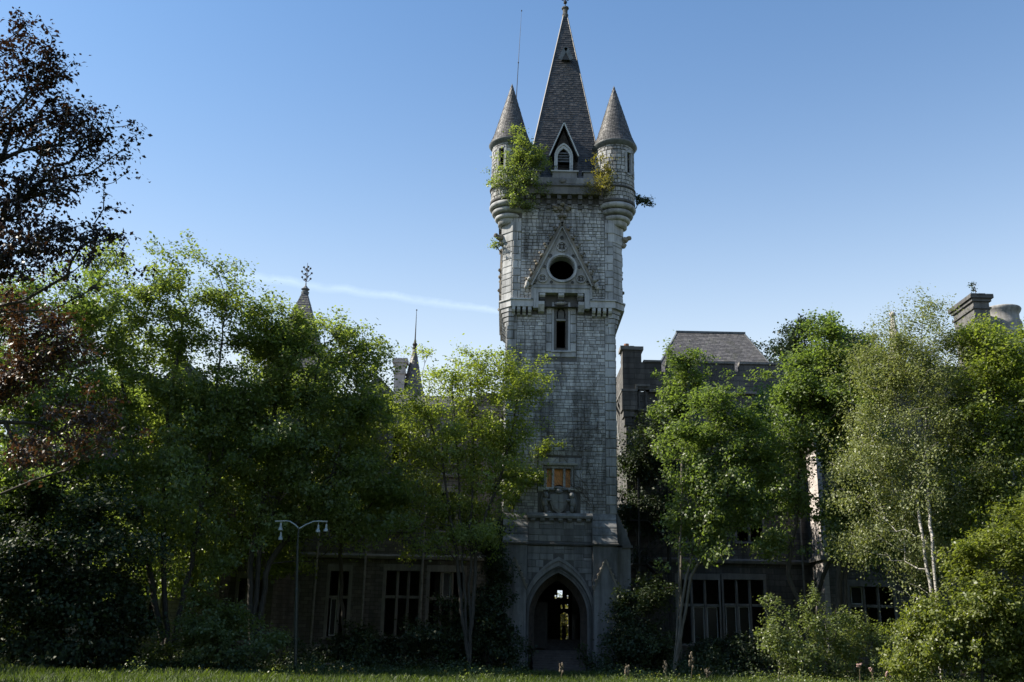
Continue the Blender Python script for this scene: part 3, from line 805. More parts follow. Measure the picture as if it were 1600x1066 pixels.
def clock_gable():
    yf = 59.62; xc, zc = 3.08, 24.41
    tri = [(1.10, 23.30), (5.06, 23.30), (3.06, 27.35)]
    g = MB(); g.ring(circle_pts(xc, zc, .84), cast_to_poly(xc, zc, tri), yf - .2, yf + .1)
    gb = g.build('clock_gable', 'carved', tower)
    g = MB(); g.ring(circle_pts(xc, zc, .98), circle_pts(xc, zc, .86), yf - .32, yf - .1); g.ring(circle_pts(xc, zc, .86), circle_pts(xc, zc, .80), yf - .24, yf + .6)
    g.build('clock_ring', 'ashlar', gb)
    for (x, z, r) in ((3.07, 25.88, .36), (1.86, 23.70, .31), (4.30, 23.70, .31)):
        def q(m):
            m.ring(circle_pts(x, z, r, 20), circle_pts(x, z, r - .07, 20), yf - .29, yf - .16)
            for k in range(4):
                a = math.pi / 4 + k * math.pi / 2; cx_, cz_ = x + .47 * r * math.cos(a), z + .47 * r * math.sin(a)
                m.ring(circle_pts(cx_, cz_, r * .42, 10), circle_pts(cx_, cz_, r * .27, 10), yf - .26, yf - .16)
        one('quatrefoil', 'carved', q, gb)
        one('quatrefoil_ground', 'sooty', lambda m: m.prism(circle_pts(x, z, r - .06, 16), yf - .215, yf - .19), gb)
    for x, z, r in ((3.07, 26.5, .12), (1.42, 23.5, .09), (4.72, 23.5, .09), (2.35, 25.25, .12), (3.8, 25.25, .12), (2.42, 23.45, .10), (3.76, 23.45, .10), (1.98, 24.5, .10), (4.18, 24.5, .10)):
        def q(m): m.ring(circle_pts(x, z, r, 12), circle_pts(x, z, r * .6, 12), yf - .26, yf - .18); m.prism(circle_pts(x, z, r * .62, 10), yf - .214, yf - .19)
        one('pierced_roundel', 'sooty', q, gb)
    for s in (-1, 1):
        A = Vector((xc + s * 2.1, yf - .2, 23.18)); B = Vector((xc - .01 * s, yf - .2, 27.55))
        one('coping', 'crocket', lambda m: m.bar(A, B, .16, .34, (0, 1, 0)), gb)
        one('coping_fillet', 'carved', lambda m: m.bar(A + Vector((-s * .17, -.12, 0)), B + Vector((-s * .02, -.12, -.2)), .1, .1, (0, 1, 0)), gb)
        nrm = Vector((s * .9, 0, .43))
        for k in range(7):
            p = A.lerp(B, (k + .35) / 7.3) + nrm * .16
            def crk(m):
                m.lump(p + Vector((0, -.1, 0)), (.13, .16, .12), 7, 5, .25); m.lump(p + nrm * .14 + Vector((0, -.14, .08)), (.1, .12, .08), 6, 4, .3)
                m.lump(p + nrm * .06 + Vector((0, -.2, -.08)), (.09, .09, .08), 6, 4, .3)
            one('crocket', 'crocket', crk, gb)
        def beast(m):
            q = A + Vector((s * .1, -.15, .05))
            m.lump(q, (.14, .2, .26), 8, 6); m.lump(q + Vector((-s * .12, -.1, .32)), (.13, .16, .13), 8, 6); m.lump(q + Vector((s * .08, -.05, -.2)), (.12, .14, .14), 7, 5)
        one('kneeler_figure', 'carved', beast, gb, True)
    def fin(m):
        m.lathe(xc, yf - .18, [(.001, 27.4), (.16, 27.5), (.09, 27.7), (.08, 27.9), (.22, 28.02), (.1, 28.14), (.07, 28.3), (.001, 28.45)], 9)
        for k in range(6):
            a = k * math.pi / 3; m.lump((xc + .2 * math.cos(a), yf - .2 + .14 * math.sin(a), 28.0), (.12, .1, .11), 6, 4, .3)
    one('finial', 'crocket', fin, gb)
    one('carved_boss', 'crocket', lambda m: [m.lump((xc + random.uniform(-.55, .55), yf - .16, 28.62 + random.uniform(-.14, .12)), (.16, .16, .12), 7, 5, .35) for _ in range(9)] + [m.lump((xc, yf - .2, 28.85), (.17, .18, .16), 8, 6, .35)], tower)
    # small gables with crockets on the side faces, seen edge-on at the corner
    for s, x in ((1, 7.0), (-1, -0.70)):
        def sg(m):
            m.prism([(61.7, 23.3), (65.7, 23.3), (63.7, 27.4)], x, x + s * .22, 'x')
            for k in (0, 2, 3, 6):
                t = (k + .4) / 7
                for d in (-1, 1): m.lump((x + s * .22, 63.7 + d * 2.1 * (1 - t), 23.4 + 4.1 * t), (.11, .12, .13), 6, 4, .45)
        one('side_gable', 'crocket', sg, tower)
clock_gable()

def parapet():
    y = 59.62; xa, xb = .45, 5.75
    for k in range(8):
        x = xa + .25 + k * .68
        m = MB()
        for j in range(3):
            m.box(x, x + .26, y - .16 - .13 * j, y + .1, 28.55 + .30 * j, 28.83 + .30 * j)
        m.build('machicolation_corbel', 'sooty', tower)
    one('parapet_base', 'sooty', lambda m: (m.box(xa, xb, y - .52, y + .5, 29.45, 29.95), m.prism([(y - .54, 29.95), (y - .64, 30.02), (y - .5, 30.16), (y + .1, 30.16), (y + .1, 29.95)], xa, xb, 'x')), tower)
    m = MB(); 
    fr = Frame((0, y - .5, 0), (1, 0, 0), (0, -1, 0)); m.box(xa, xb, y - .5, y - .1, 30.16, 30.62, .5)
    put_stones(m, fr, [(xa + i * .88, xa + (i + 1) * .88, 30.16, 30.62) for i in range(6)], .02, .03)
    m.build('parapet', 'grimy_shaded', tower)
    for a, b, z in ((2.42, 4.02, 31.02), (4.45, 5.7, 31.0), (.5, 1.6, 31.0)):
        mm = MB(); mm.box(a, b, y - .49, y - .11, 30.622, z); mer = mm.build('merlon', 'grimy_shaded', tower)
        one('coping_slab', 'lead' if a > 4 else 'ashlar', lambda m: m.box(a - .1, b + (.5 if a > 4 else .1), y - .58, y - .02, z, z + .09), mer)
    one('rosette', 'sooty', lambda m: m.lump((3.08, y - .56, 30.4), (.24, .12, .2), 9, 5, .2), tower, True)
    for s, x in ((-1, -0.70), (1, 7.0)):
        one('side_parapet', 'sooty', lambda m: (m.box(min(x, x + s * .4), max(x, x + s * .4), 61.2, 67.3, 29.4, 30.1), m.box(min(x - s * .1, x + s * .35), max(x - s * .1, x + s * .35), 61.2, 67.3, 30.1, 30.9)), tower)
        for k in range(7):
            yy = 61.4 + k * .8
            one('machicolation_corbel', 'sooty', lambda m: (m.box(min(x, x + s * .32), max(x, x + s * .32), yy, yy + .28, 29.0, 29.4), m.box(min(x, x + s * .18), max(x, x + s * .18), yy, yy + .28, 28.6, 29.0)), tower)
    one('roof_deck', 'lead', lambda m: m.box(-.5, 6.8, 59.6, 67.2, 30.205, 30.3), tower)
parapet()

def turret(cx, cy, r, seed, wins, apex):
    random.seed(seed)
    zb, zt = 29.16, 33.25
    m = MB(); n = 48
    def inside(a, za, zb_):
        for wa, w, z0, z1 in wins:
            d = abs((a - wa + math.pi) % (2 * math.pi) - math.pi)
            if d < w and zb_ > z0 + .01 and za < z1 - .01: return True
        return False
    zs = sorted({zb, zt, *[w[2] for w in wins], *[w[3] for w in wins]})
    for za, zc in zip(zs, zs[1:]):
        for k in range(n):
            a0, a1 = 2 * math.pi * k / n, 2 * math.pi * (k + 1) / n
            if inside((a0 + a1) / 2, za, zc): continue
            P = lambda a, z: (cx + (r - .05) * math.cos(a), cy + (r - .05) * math.sin(a), z)
            m.add([P(a0, za), P(a1, za), P(a1, zc), P(a0, zc)], [(0, 1, 2, 3)], .5)
    t = m.build('turret', 'mortar', tower)
    s = MB(); z = zb
    while z < zt - .02:
        h = random.uniform(.2, .32); h = h if z + h < zt - .12 else zt - z
        a = random.random(); end = a + 2 * math.pi
        while a < end - .02:
            w = random.uniform(.2, .42) / r
            if a + w > end - .1: w = end - a
            if not inside(a + w / 2, z, z + h) and not any(inside(a + w * q, z, z + h) for q in (.1, .9)):
                d = random.uniform(.015, .05); g = .008; rr = r - .06
                Q = lambda aa, ro, zz: (cx + ro * math.cos(aa), cy + ro * math.sin(aa), zz)
                a0, a1, z0, z1 = a + g / r, a + w - g / r, z + g, z + h - g
                i = .02
                vs = [Q(a0, rr, z0), Q(a1, rr, z0), Q(a1, rr, z1), Q(a0, rr, z1), Q(a0 + i / r, rr + .06 + d, z0 + i), Q(a1 - i / r, rr + .06 + d, z0 + i), Q(a1 - i / r, rr + .06 + d, z1 - i), Q(a0 + i / r, rr + .06 + d, z1 - i)]
                s.add(vs, [(4, 5, 6, 7), (0, 1, 5, 4), (1, 2, 6, 5), (2, 3, 7, 6), (3, 0, 4, 7)])
            a += w
        z += h
    tag(s.build('stone_facing', 'rubble', t), kind='stuff')
    for wa, w, z0, z1 in wins:
        def fr(m):
            for d in (-1, 1):
                a = wa + d * (w + .05); m.bar((cx + (r - .02) * math.cos(a), cy + (r - .02) * math.sin(a), z0), (cx + (r - .02) * math.cos(a), cy + (r - .02) * math.sin(a), z1), .16, .2, (math.cos(a), math.sin(a), 0))
            m.bar((cx + (r - .02) * math.cos(wa - w), cy + (r - .02) * math.sin(wa - w), z0 - .06), (cx + (r - .02) * math.cos(wa + w), cy + (r - .02) * math.sin(wa + w), z0 - .06), .24, .14)
            m.bar((cx + (r - .02) * math.cos(wa - w), cy + (r - .02) * math.sin(wa - w), z1 + .08), (cx + (r - .02) * math.cos(wa + w), cy + (r - .02) * math.sin(wa + w), z1 + .08), .24, .16)
        one('window_frame', 'ashlar', fr, t)
    # band and corbel rings
    one('string_course', 'sooty', lambda m: m.lathe(cx, cy, [(r - .02, 29.98), (r + .1, 30.03), (r + .12, 30.1), (r - .02, 30.2)], 40), t, True)
    def bead(m, ro, za, zc):
        P = [(ro - .35, za)] + [(ro - .16 + .19 * math.cos(q), (za + zc) / 2 + (zc - za) / 2 * math.sin(q)) for q in np.linspace(-math.pi / 2, math.pi / 2, 8)] + [(ro - .35, zc)]
        m.lathe(cx, cy, P, 40)
    one('band', 'sooty', lambda m: m.lathe(cx, cy, [(r - .04, 29.0), (r + .07, 29.02), (r + .07, 29.2), (r - .02, 29.24)], 40), t, True)
    for ro, za, zc in ((r + .08, 28.62, 29.0), (r - .1, 28.24, 28.60), (r - .30, 27.88, 28.22)):
        one('corbel_ring', 'ashlar', lambda m: bead(m, ro, za, zc), t, True)
    one('corbel_foot', 'ashlar', lambda m: m.lathe(cx, cy, [(r - .48, 27.9), (r - .5, 27.55), (r - .7, 27.5)], 32), t, True)
    # cone
    one('eaves', 'lead', lambda m: m.lathe(cx, cy, [(r - .1, 33.05), (r + .1, 33.12), (r + .2, 33.3), (r + .26, 33.36), (r + .2, 33.45), (r - .1, 33.5)], 40), t, True)
    c = MB(); cone_slates(c, cx, cy, r + .12, 33.40, .03, apex, 34, .17, .10)
    co = c.build('cone_roof', 'slatewarm', t); tag(co, kind='stuff')
    one('cone_core', 'slatewarm', lambda m: m.lathe(cx, cy, [(r + .13, 33.38), (.02, apex - .02)], 32), t)
    one('cone_tip', 'lead', lambda m: m.lathe(cx, cy, [(.09, apex - .35), (.03, apex), (.001, apex + .12)], 10), t)
    if True:                                             # corner pier with moulded offset below the rings
        sx = -1 if cx < CX else 1
        def pier(m):
            xo = -0.70 if sx < 0 else 7.0; xi = xo - sx * 1.15
            P = [(xi, 59.5), (xo - sx * .6, 59.5), (xo + sx * .12, 60.16), (xo + sx * .12, 61.2), (xo - sx * .3, 61.2), (xi, 59.9)]
            m.prism(P, 26.95, 27.6, 'z')
            P2 = [(xi + sx * .2, 59.56), (xo - sx * .6, 59.56), (xo + sx * .06, 60.19), (xo + sx * .06, 61.0), (xo - sx * .3, 61.0), (xi + sx * .2, 59.9)]
            m.prism(P2, 26.35, 26.95, 'z')
        one('pier_block', 'ashlar', pier, t)
        def garg(m):
            x = (-0.78 if sx < 0 else 7.08)
            m.lump((x + sx * .15, 60.2, 26.75), (.28, .25, .2), 7, 5, .25); m.lump((x + sx * .4, 60.1, 26.85), (.18, .16, .16), 7, 5, .25); m.lump((x + sx * .05, 60.3, 26.4), (.2, .2, .22), 7, 5, .25)
        one('gargoyle', 'crocket', garg, t)
    return t
turret(-0.36, 60.3, 1.21, 3, [(rad(-118), .16, 31.1, 32.7), (rad(-30), .15, 31.2, 32.6), (rad(150), .15, 31.2, 32.6)], 38.1)
turret(6.62, 60.3, 1.25, 5, [(rad(-50), .15, 31.1, 32.6), (rad(-160), .17, 31.0, 32.4), (rad(60), .15, 31.2, 32.6)], 38.1)
random.seed(21)

SPX, SPY = 3.30, 63.4
def spire():
    zb, zt, hb, ht = 30.3, 45.75, 2.80, .14
    m = MB()
    C = [(-1, -1), (1, -1), (1, 1), (-1, 1)]
    top = (SPX + .12, SPY)
    b = [Vector((SPX + x * hb, SPY + y * hb, zb)) for x, y in C]; t = [Vector((top[0] + x * ht, top[1] + y * ht, zt)) for x, y in C]
    for k in range(4): slates(m, b[k], b[(k + 1) % 4], t[k], t[(k + 1) % 4], 82, .24)
    sp = m.build('spire_roof', 'slate', tower); tag(sp, kind='stuff')
    core = MB(); core.add([*b, *t], [(0, 1, 5, 4), (1, 2, 6, 5), (2, 3, 7, 6), (3, 0, 4, 7), (4, 5, 6, 7)], .3); core.build('spire_core', 'slate', sp)
    one('hip_flashing', 'slate', lambda m: [m.bar(b[k], t[k], .07, .05) for k in range(4)], sp)
    x, y = top
    one('spire_cap', 'sooty', lambda m: (m.lathe(x, y, [(.2, 45.6), (.24, 45.9), (.17, 46.0), (.19, 46.35), (.27, 46.4), (.27, 46.5), (.12, 46.6), (.001, 46.65)], 8),), sp)
    def fin(m):
        m.tube([(x, y, 46.5), (x, y, 48.6)], .035, 6); m.lump((x, y, 46.95), (.14, .14, .12), 8, 5)
        for z, r in ((47.25, .3), (47.7, .24)):
            for k in range(4):
                a = k * math.pi / 2; m.tube([(x, y, z - .2), (x + r * .8 * math.cos(a), y + r * .8 * math.sin(a), z - .08), (x + r * math.cos(a), y + r * math.sin(a), z + .1)], .03, 5)
                m.lump((x + r * math.cos(a), y + r * math.sin(a), z + .12), (.07, .07, .08), 6, 4)
    one('finial', 'iron', fin, sp)
    # small vent dormer high on the front
    def front_y(z): return SPY - (hb + (ht - hb) * (z - zb) / (zt - zb))
    z0 = 41.5; yv = front_y(z0) - .28
    v = MB(); v.prism([(3.12, z0 - .1), (3.72, z0 - .1), (3.42, z0 + .7)], yv, front_y(z0) + .2)
    vo = v.build('vent_dormer', 'slate', sp)
    for s in (-1, 1): one('barge', 'lead', lambda m: m.bar((3.42 + s * .42, yv - .04, z0 - .12), (3.42, yv - .04, z0 + .86), .3, .06, (0, 1, 0)), vo)
    # big dormer
    xd, yd = 3.2, 60.35
    d = MB(); ar = arch_pts(xd, .42, 31.45, 32.75, 33.4, 8)
    d.prism([(xd - .62, 31.3)] + [(xd - .42, 31.3)] + ar + [(xd + .42, 31.3), (xd + .62, 31.3), (xd + .62, 33.0), (xd, 34.75), (xd - .62, 33.0)], yd, yd + .15)
    d.box(xd - .62, xd - .5, yd + .15, 61.9, 30.4, 33.0, .5); d.box(xd + .5, xd + .62, yd + .15, 61.9, 30.4, 33.0, .5); d.box(xd - .62, xd + .62, yd + .02, yd + .3, 30.4, 31.3, .5)
    do = d.build('dormer', 'darkwood', tower)
    o1, o2, o3 = arch_pts(xd, .62, 31.45, 32.7, 33.72, 8), arch_pts(xd, .53, 31.45, 32.7, 33.58, 8), arch_pts(xd, .40, 31.45, 32.7, 33.34, 8)
    one('arch_frame', 'whitewood', lambda m: (m.ring(o1, o2, yd - .13, yd + .02, closed=False), m.ring(o2, o3, yd - .06, yd + .1, closed=False)), do)
    one('sill', 'lead', lambda m: m.box(xd - .72, xd + .72, yd - .2, yd + .1, 31.3, 31.44), do)
    for k in range(4):
        z = 32.42 + k * .2; hw = .4 - .05 * max(0, k - 1)
        one('louvre', 'lead', lambda m: m.add([(xd - hw, yd + .02, z), (xd + hw, yd + .02, z), (xd + hw, yd + .16, z + .16), (xd - hw, yd + .16, z + .16), (xd - hw, yd + .02, z - .04), (xd + hw, yd + .02, z - .04)], [(0, 1, 2, 3), (4, 5, 1, 0)]), do)
    one('rubble_heap', 'terracotta', lambda m: (m.lump((xd - .2, yd + .3, 31.5), (.3, .15, .22), 7, 4, .3), m.lump((xd + .22, yd + .3, 31.48), (.2, .15, .16), 7, 4, .3)), do)
    def rail(m):
        for z in (31.95, 31.75): m.tube([(xd - .85, yd - .25, z), (xd + .85, yd - .25, z)], .014, 5)
        for x_ in (-.85, .85): m.tube([(xd + x_, yd - .25, 31.4), (xd + x_, yd - .25, 31.97)], .018, 5)
    one('guard_rail', 'iron', rail, do)
    # steep gable roof of the dormer: slopes run back into the spire
    for s in (-1, 1):
        def slope(m):
            A = Vector((xd + s * .98, yd - .32, 32.66)); B = Vector((xd, yd - .32, 35.16)); C_ = Vector((xd, 62.1, 35.16)); D = Vector((xd + s * .98, 61.6, 32.66))
            nn = (B - A).cross(D - A).normalized() * (.05 * s)
            m.add([A, B, C_, D, A + nn, B + nn, C_ + nn, D + nn], [(0, 1, 2, 3), (7, 6, 5, 4), (0, 4, 5, 1), (1, 5, 6, 2), (2, 6, 7, 3), (3, 7, 4, 0)])
        one('dormer_slope', 'slate', slope, do)
        one('bargeboard', 'whitewood', lambda m: m.bar((xd + s * .98, yd - .38, 32.60), (xd + s * .02, yd - .38, 35.05), .07, .15, (0, 1, 0)), do)
spire()

rod = thing('lightning_rod', (0.0, 60.8, 37.0), 'thin lightning rod rising behind the left cone roof of the tower', 'lightning rod')
p0, p1, p2 = at(807, 150, 60.8), at(810, 98, 60.8), at(815, 17, 60.8)
one('mast', 'iron', lambda m: (m.tube([(-.1, 60.8, 33.5), p0, p1], .03, 6, .022),), rod)
one('tip', 'iron', lambda m: (m.tube([p1, p2], .02, 5, .008), m.lump(p1, (.05, .05, .07), 6, 4), m.lump(p2, (.05, .05, .07), 6, 4)), rod)

# ------------------------------------------------------------------ castle wings
def mullioned(parent, x0, x1, z0, z1, y, lights, mat='wingdress', transom=.60, panes=(), depth=.3):
    """stone cross-window: surround, mullions, transom, sill, what is left of the glass"""
    f = MB()
    f.box(x0 - .22, x0, y - .05, y + depth, z0 - .05, z1 + .02); f.box(x1, x1 + .22, y - .05, y + depth, z0 - .05, z1 + .02); f.box(x0 - .22, x1 + .22, y - .06, y + depth, z1 + .02, z1 + .42)
    w = f.build('window', mat, parent)
    one('sill', mat, lambda m: m.prism([(y - .16, z0 - .2), (y - .16, z0 - .12), (y + .25, z0), (y + .25, z0 - .2)], x0 - .3, x1 + .3, 'x'), w)
    zt = z0 + (z1 - z0) * transom if transom else None
    W = (x1 - x0) / lights
    for k in range(1, lights):
        x = x0 + W * k; one('mullion', mat, lambda m: m.prism([(x - .09, y + .26), (x - .09, y + .1), (x - .04, y + .02), (x + .04, y + .02), (x + .09, y + .1), (x + .09, y + .26)], z0, z1 + .02, 'z'), w)
    if zt:
        for k in range(lights): one('transom', mat, lambda m: m.box(x0 + W * k + (.09 if k else 0), x0 + W * (k + 1) - (.09 if k < lights - 1 else 0), y + .03, y + .26, zt - .09, zt + .09), w)
    for (k, up) in panes:
        xa, xb = x0 + W * k + .1, x0 + W * (k + 1) - .1; za, zb = ((zt + .1, z1) if up else (z0 + .02, zt - .1))
        one('pane', 'glass', lambda m: m.box(xa, xb, y + .17, y + .18, za, zb), w)
        one('sash', 'whitewood', lambda m: (m.box(xa, xa + .05, y + .14, y + .2, za, zb), m.box(xb - .05, xb, y + .14, y + .2, za, zb), m.box(xa + .05, xb - .05, y + .14, y + .2, za, za + .06), m.box(xa + .05, xb - .05, y + .14, y + .2, zb - .05, zb)), w)
    return w

def rect(pxa, pya, pxb, pyb, Y):
    a, b = at(pxa, pyb, Y), at(pxb, pya, Y); return (a.x, b.x, a.z, b.z)

# ---- left wing
LY = 65.0
lw = thing('castle_wing', (-15, LY + 4, 0), 'dark stone castle wing with mullioned windows left of the tower, half hidden by trees', 'castle wing')
zE = at(785, 640, LY).z
wins = [(rect(510, 893, 546, 994, LY), 2, .60, [(0, False)]), (rect(599, 893, 656, 994, LY), 3, .60, []), (rect(668, 895, 724, 998, LY), 3, .60, [(1, True)]),
        (rect(515, 768, 548, 834, LY), 2, .55, []), (rect(614, 768, 641, 826, LY), 2, .55, [(0, True)]), (rect(686, 770, 712, 828, LY), 2, .55, []),
        (rect(520, 668, 548, 722, LY), 2, .5, []), (rect(612, 668, 640, 722, LY), 2, .5, []), (rect(690, 668, 716, 722, LY), 2, .5, []), (rect(380, 765, 412, 832, LY), 2, .55, [])]
door = rect(441, 925, 462, 1012, LY)
LX0 = -33.0
m = MB(); grid_wall(m, LX0, TX0 - .02, 0, zE, LY, LY + .5, [w[0] for w in wins] + [door])
m.box(LX0, LX0 + .4, LY + .5, LY + 9, 0, zE, .5); m.box(LX0, TX0 - .02, LY + 9, LY + 9.4, 0, zE, .5); m.box(TX0 - .4, TX0 - .02, LY + .5, LY + 9, 0, zE, .5)
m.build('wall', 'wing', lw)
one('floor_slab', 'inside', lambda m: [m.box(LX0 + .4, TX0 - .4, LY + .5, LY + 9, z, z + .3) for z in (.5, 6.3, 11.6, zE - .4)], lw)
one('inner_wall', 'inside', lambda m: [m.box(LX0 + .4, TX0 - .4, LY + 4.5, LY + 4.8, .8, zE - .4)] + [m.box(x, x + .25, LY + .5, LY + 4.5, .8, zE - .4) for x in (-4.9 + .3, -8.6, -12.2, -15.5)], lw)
for r, n, tr, pn in wins: mullioned(lw, *r, LY, n, transom=tr, panes=pn)
zs = at(520, 868, LY).z
one('string_course', 'wingdress', lambda m: m.prism([(LY - .18, zs - .14), (LY - .22, zs + .02), (LY - .05, zs + .16), (LY + .1, zs + .16), (LY + .1, zs - .14)], LX0, TX0 - .04, 'x'), lw)
zs2 = at(650, 742, LY).z
one('string_course', 'wingdress', lambda m: m.prism([(LY - .14, zs2 - .12), (LY - .18, zs2 + .02), (LY - .05, zs2 + .14), (LY + .1, zs2 + .14), (LY + .1, zs2 - .12)], LX0, TX0 - .04, 'x'), lw)
one('cornice', 'wingdress', lambda m: m.prism([(LY - .1, zE - .5), (LY - .35, zE - .2), (LY - .35, zE + .1), (LY + .5, zE + .1), (LY + .5, zE - .5)], LX0, TX0 - .04, 'x'), lw)
one('plinth', 'wingdress', lambda m: m.box(LX0, TX0 - .9, LY - .2, LY + .1, 0, 1.15), lw)
one('door_surround', 'wingdress', lambda m: (m.box(door[0] - .25, door[0], LY - .08, LY + .3, .2, door[3]), m.box(door[1], door[1] + .25, LY - .08, LY + .3, .2, door[3]), m.ring(arch_pts((door[0] + door[1]) / 2, (door[1] - door[0]) / 2 + .3, door[3], door[3] + .02, door[3] + .95), arch_pts((door[0] + door[1]) / 2, (door[1] - door[0]) / 2, door[3], door[3] + .01, door[3] + .6), LY - .1, LY + .1, closed=False)), lw)
for px in (494, 570, 660):
    p = at(px, 900, LY - .15); one('downpipe', 'pipe', lambda m: m.tube([(p.x, LY - .28, .1), (p.x, LY - .28, zE - .3)], .07, 8), lw)
m = MB(); slates(m, (LX0, LY - .3, zE + .1), (TX0 - .05, LY - .3, zE + .1), (LX0, LY + 4.5, zE + 1.9), (TX0 - .05, LY + 4.5, zE + 1.9), 17, .34)
ro = m.build('roof', 'slateroof', lw); tag(ro, kind='stuff')
one('roof_core', 'slateroof', lambda m: m.prism([(LY - .28, zE + .09), (LY + 4.5, zE + 1.88), (LY + 9.4, zE + .09)], LX0, TX0 - .06, 'x'), ro)

# dormer gable on that wing, pale stone beside the tower
for pxa, pxb, apex in ((560, 612, 600), (742, 783, 628)):
    a, b = at(pxa, 660, LY - .3), at(pxb, 660, LY - .3); zt = at((pxa + pxb) / 2, apex, LY - .3).z
    def gab(m, a=a, b=b, zt=zt):
        m.box(a.x, b.x, LY - .33, LY + .3, zE - .6, zE + 1.0)
        m.prism([(a.x, zE + 1.0), (b.x, zE + 1.0), ((a.x + b.x) / 2, zt + .6)], LY - .33, LY + .3)
    one('gable', 'wing', gab, lw)

# ---- projecting bay far left
BY = 61.5
bay = thing('castle_bay', (-20, BY + 2, 0), 'projecting two-storey stone bay with gable roof at the far left, deep in shade', 'castle bay')
A, B = at(150, 900, BY), at(345, 900, BY)
bw = [(rect(207, 902, 250, 992, BY), 2, .6, []), (rect(212, 762, 262, 832, BY), 2, .55, [(0, True)])]
zB = at(250, 668, BY).z
m = MB(); grid_wall(m, A.x, B.x, 0, zB, BY, BY + .4, [w[0] for w in bw]); m.box(A.x, A.x + .4, BY + .4, LY, 0, zB, .5); m.box(B.x - .4, B.x, BY + .4, LY, 0, zB, .5)
m.build('wall', 'wing', bay)
for r, n, tr, pn in bw: mullioned(bay, *r, BY, n, transom=tr, panes=pn)
one('string_course', 'wingdress', lambda m: m.box(A.x - .12, B.x + .12, BY - .18, BY + .1, 6.55, 6.85), bay)
xm = (A.x + B.x) / 2
one('gable', 'wing', lambda m: m.prism([(A.x, zB), (B.x, zB), (xm, zB + 4.3)], BY, BY + .4), bay)
rf = MB()
for s in (-1, 1):
    e = Vector((xm + s * (B.x - A.x) * .55, BY - .2, zB - .4)); t = Vector((xm, BY - .2, zB + 4.5)); k = Vector((0, 8, 0))
    if s < 0: slates(rf, e + k, e, t + k, t, 22, .34)
    else: slates(rf, e, e + k, t, t + k, 22, .34)
rb = rf.build('roof', 'slateroof', bay); tag(rb, kind='stuff')
one('roof_core', 'slateroof', lambda m: m.prism([(A.x - .3, zB - .3), (B.x + .3, zB - .3), (xm, zB + 4.45)], BY + .41, BY + 7.8), rb)
# canted bay between, by the arched door
cb = thing('canted_bay', (-15, 63.5, 0), 'canted stone bay with tall window beside the arched doorway', 'castle bay')
CA, CB = at(352, 900, 63.6), at(428, 900, 63.6); zC = at(390, 735, 63.6).z
r = rect(366, 905, 412, 1000, 63.6); r2 = rect(368, 775, 412, 835, 63.6)
m = MB(); grid_wall(m, CA.x, CB.x, 0, zC, 63.6, 63.9, [r, r2])
m.prism([(CA.x, 63.6), (CA.x, 63.9), (CA.x - .9, LY), (CA.x - 1.2, LY)], 0, zC, 'z'); m.prism([(CB.x, 63.6), (CB.x, 63.9), (CB.x + .9, LY), (CB.x + 1.2, LY)], 0, zC, 'z')
m.prism([(CA.x, 63.6), (CB.x, 63.6), (CB.x + 1.2, LY), (CA.x - 1.2, LY)], zC, zC + .2, 'z')
m.build('wall', 'wing', cb)
mullioned(cb, *r, 63.6, 3); mullioned(cb, *r2, 63.6, 3)
one('string_course', 'wingdress', lambda m: m.prism([(CA.x - .05, 63.45), (CB.x + .05, 63.45), (CB.x + .05, 63.7), (CA.x - .05, 63.7)], 6.5, 6.8, 'z'), cb)

# ---- roofs behind the left wing
ls = thing('roof_turret', (-16.5, 78, 0), 'pointed slate turret roof with ornate iron weathervane above the left trees', 'turret')
p = at(477, 455, 78); x, y, zt = p.x, 78, p.z
C = [(-1, -1), (1, -1), (1, 1), (-1, 1)]
m = MB(); b_ = [Vector((x + i * 2.3, y + j * 2.3, zt - 7.2)) for i, j in C]; t_ = [Vector((x + i * .2, y + j * .2, zt - .2)) for i, j in C]
for k in range(4): slates(m, b_[k], b_[(k + 1) % 4], t_[k], t_[(k + 1) % 4], 30, .3)
q = m.build('roof', 'slateroof', ls); tag(q, kind='stuff')
one('roof_core', 'slateroof', lambda m: m.add([*b_, *t_], [(0, 1, 5, 4), (1, 2, 6, 5), (2, 3, 7, 6), (3, 0, 4, 7), (4, 5, 6, 7)]), q)
one('wall', 'wing', lambda m: m.box(x - 2.1, x + 2.1, y - 2.1, y + 2.1, 0, zt - 7.1), ls)
one('cap', 'lead', lambda m: m.lathe(x, y, [(.3, zt - .3), (.34, zt - .1), (.2, zt), (.36, zt + .15), (.2, zt + .3), (.06, zt + .5), (.05, zt + .7)], 10), ls)
def vane(m):
    m.tube([(x, y, zt + .4), (x, y, zt + 2.5)], .04, 6, .02)
    for z, r in ((zt + 1.0, .36), (zt + 1.5, .42), (zt + 1.9, .28)):
        for k in range(4):
            a = k * math.pi / 2 + .5; e = (x + r * math.cos(a), y + r * math.sin(a), z + .16)
            m.tube([(x, y, z - .15), (x + r * .6 * math.cos(a), y + r * .6 * math.sin(a), z - .08), e], .025, 5); m.lump(e, (.09, .09, .1), 6, 4)
one('weathervane', 'iron', vane, ls)
ct = thing('conical_turret', (-7.3, 74, 0), 'slim conical slate turret with a tall iron spike beside a stone chimney', 'turret')
p = at(648, 545, 74); x, y, zt = p.x, 74, p.z
m = MB(); cone_slates(m, x, y, .95, zt - 4.2, .12, zt, 22, .22); q = m.build('roof', 'slateroof', ct); tag(q, kind='stuff')
one('roof_core', 'slateroof', lambda m: m.lathe(x, y, [(.96, zt - 4.22), (.1, zt - .02)], 24), q)
one('wall', 'wing', lambda m: m.lathe(x, y, [(.85, 0), (.85, zt - 4.2)], 24), ct)
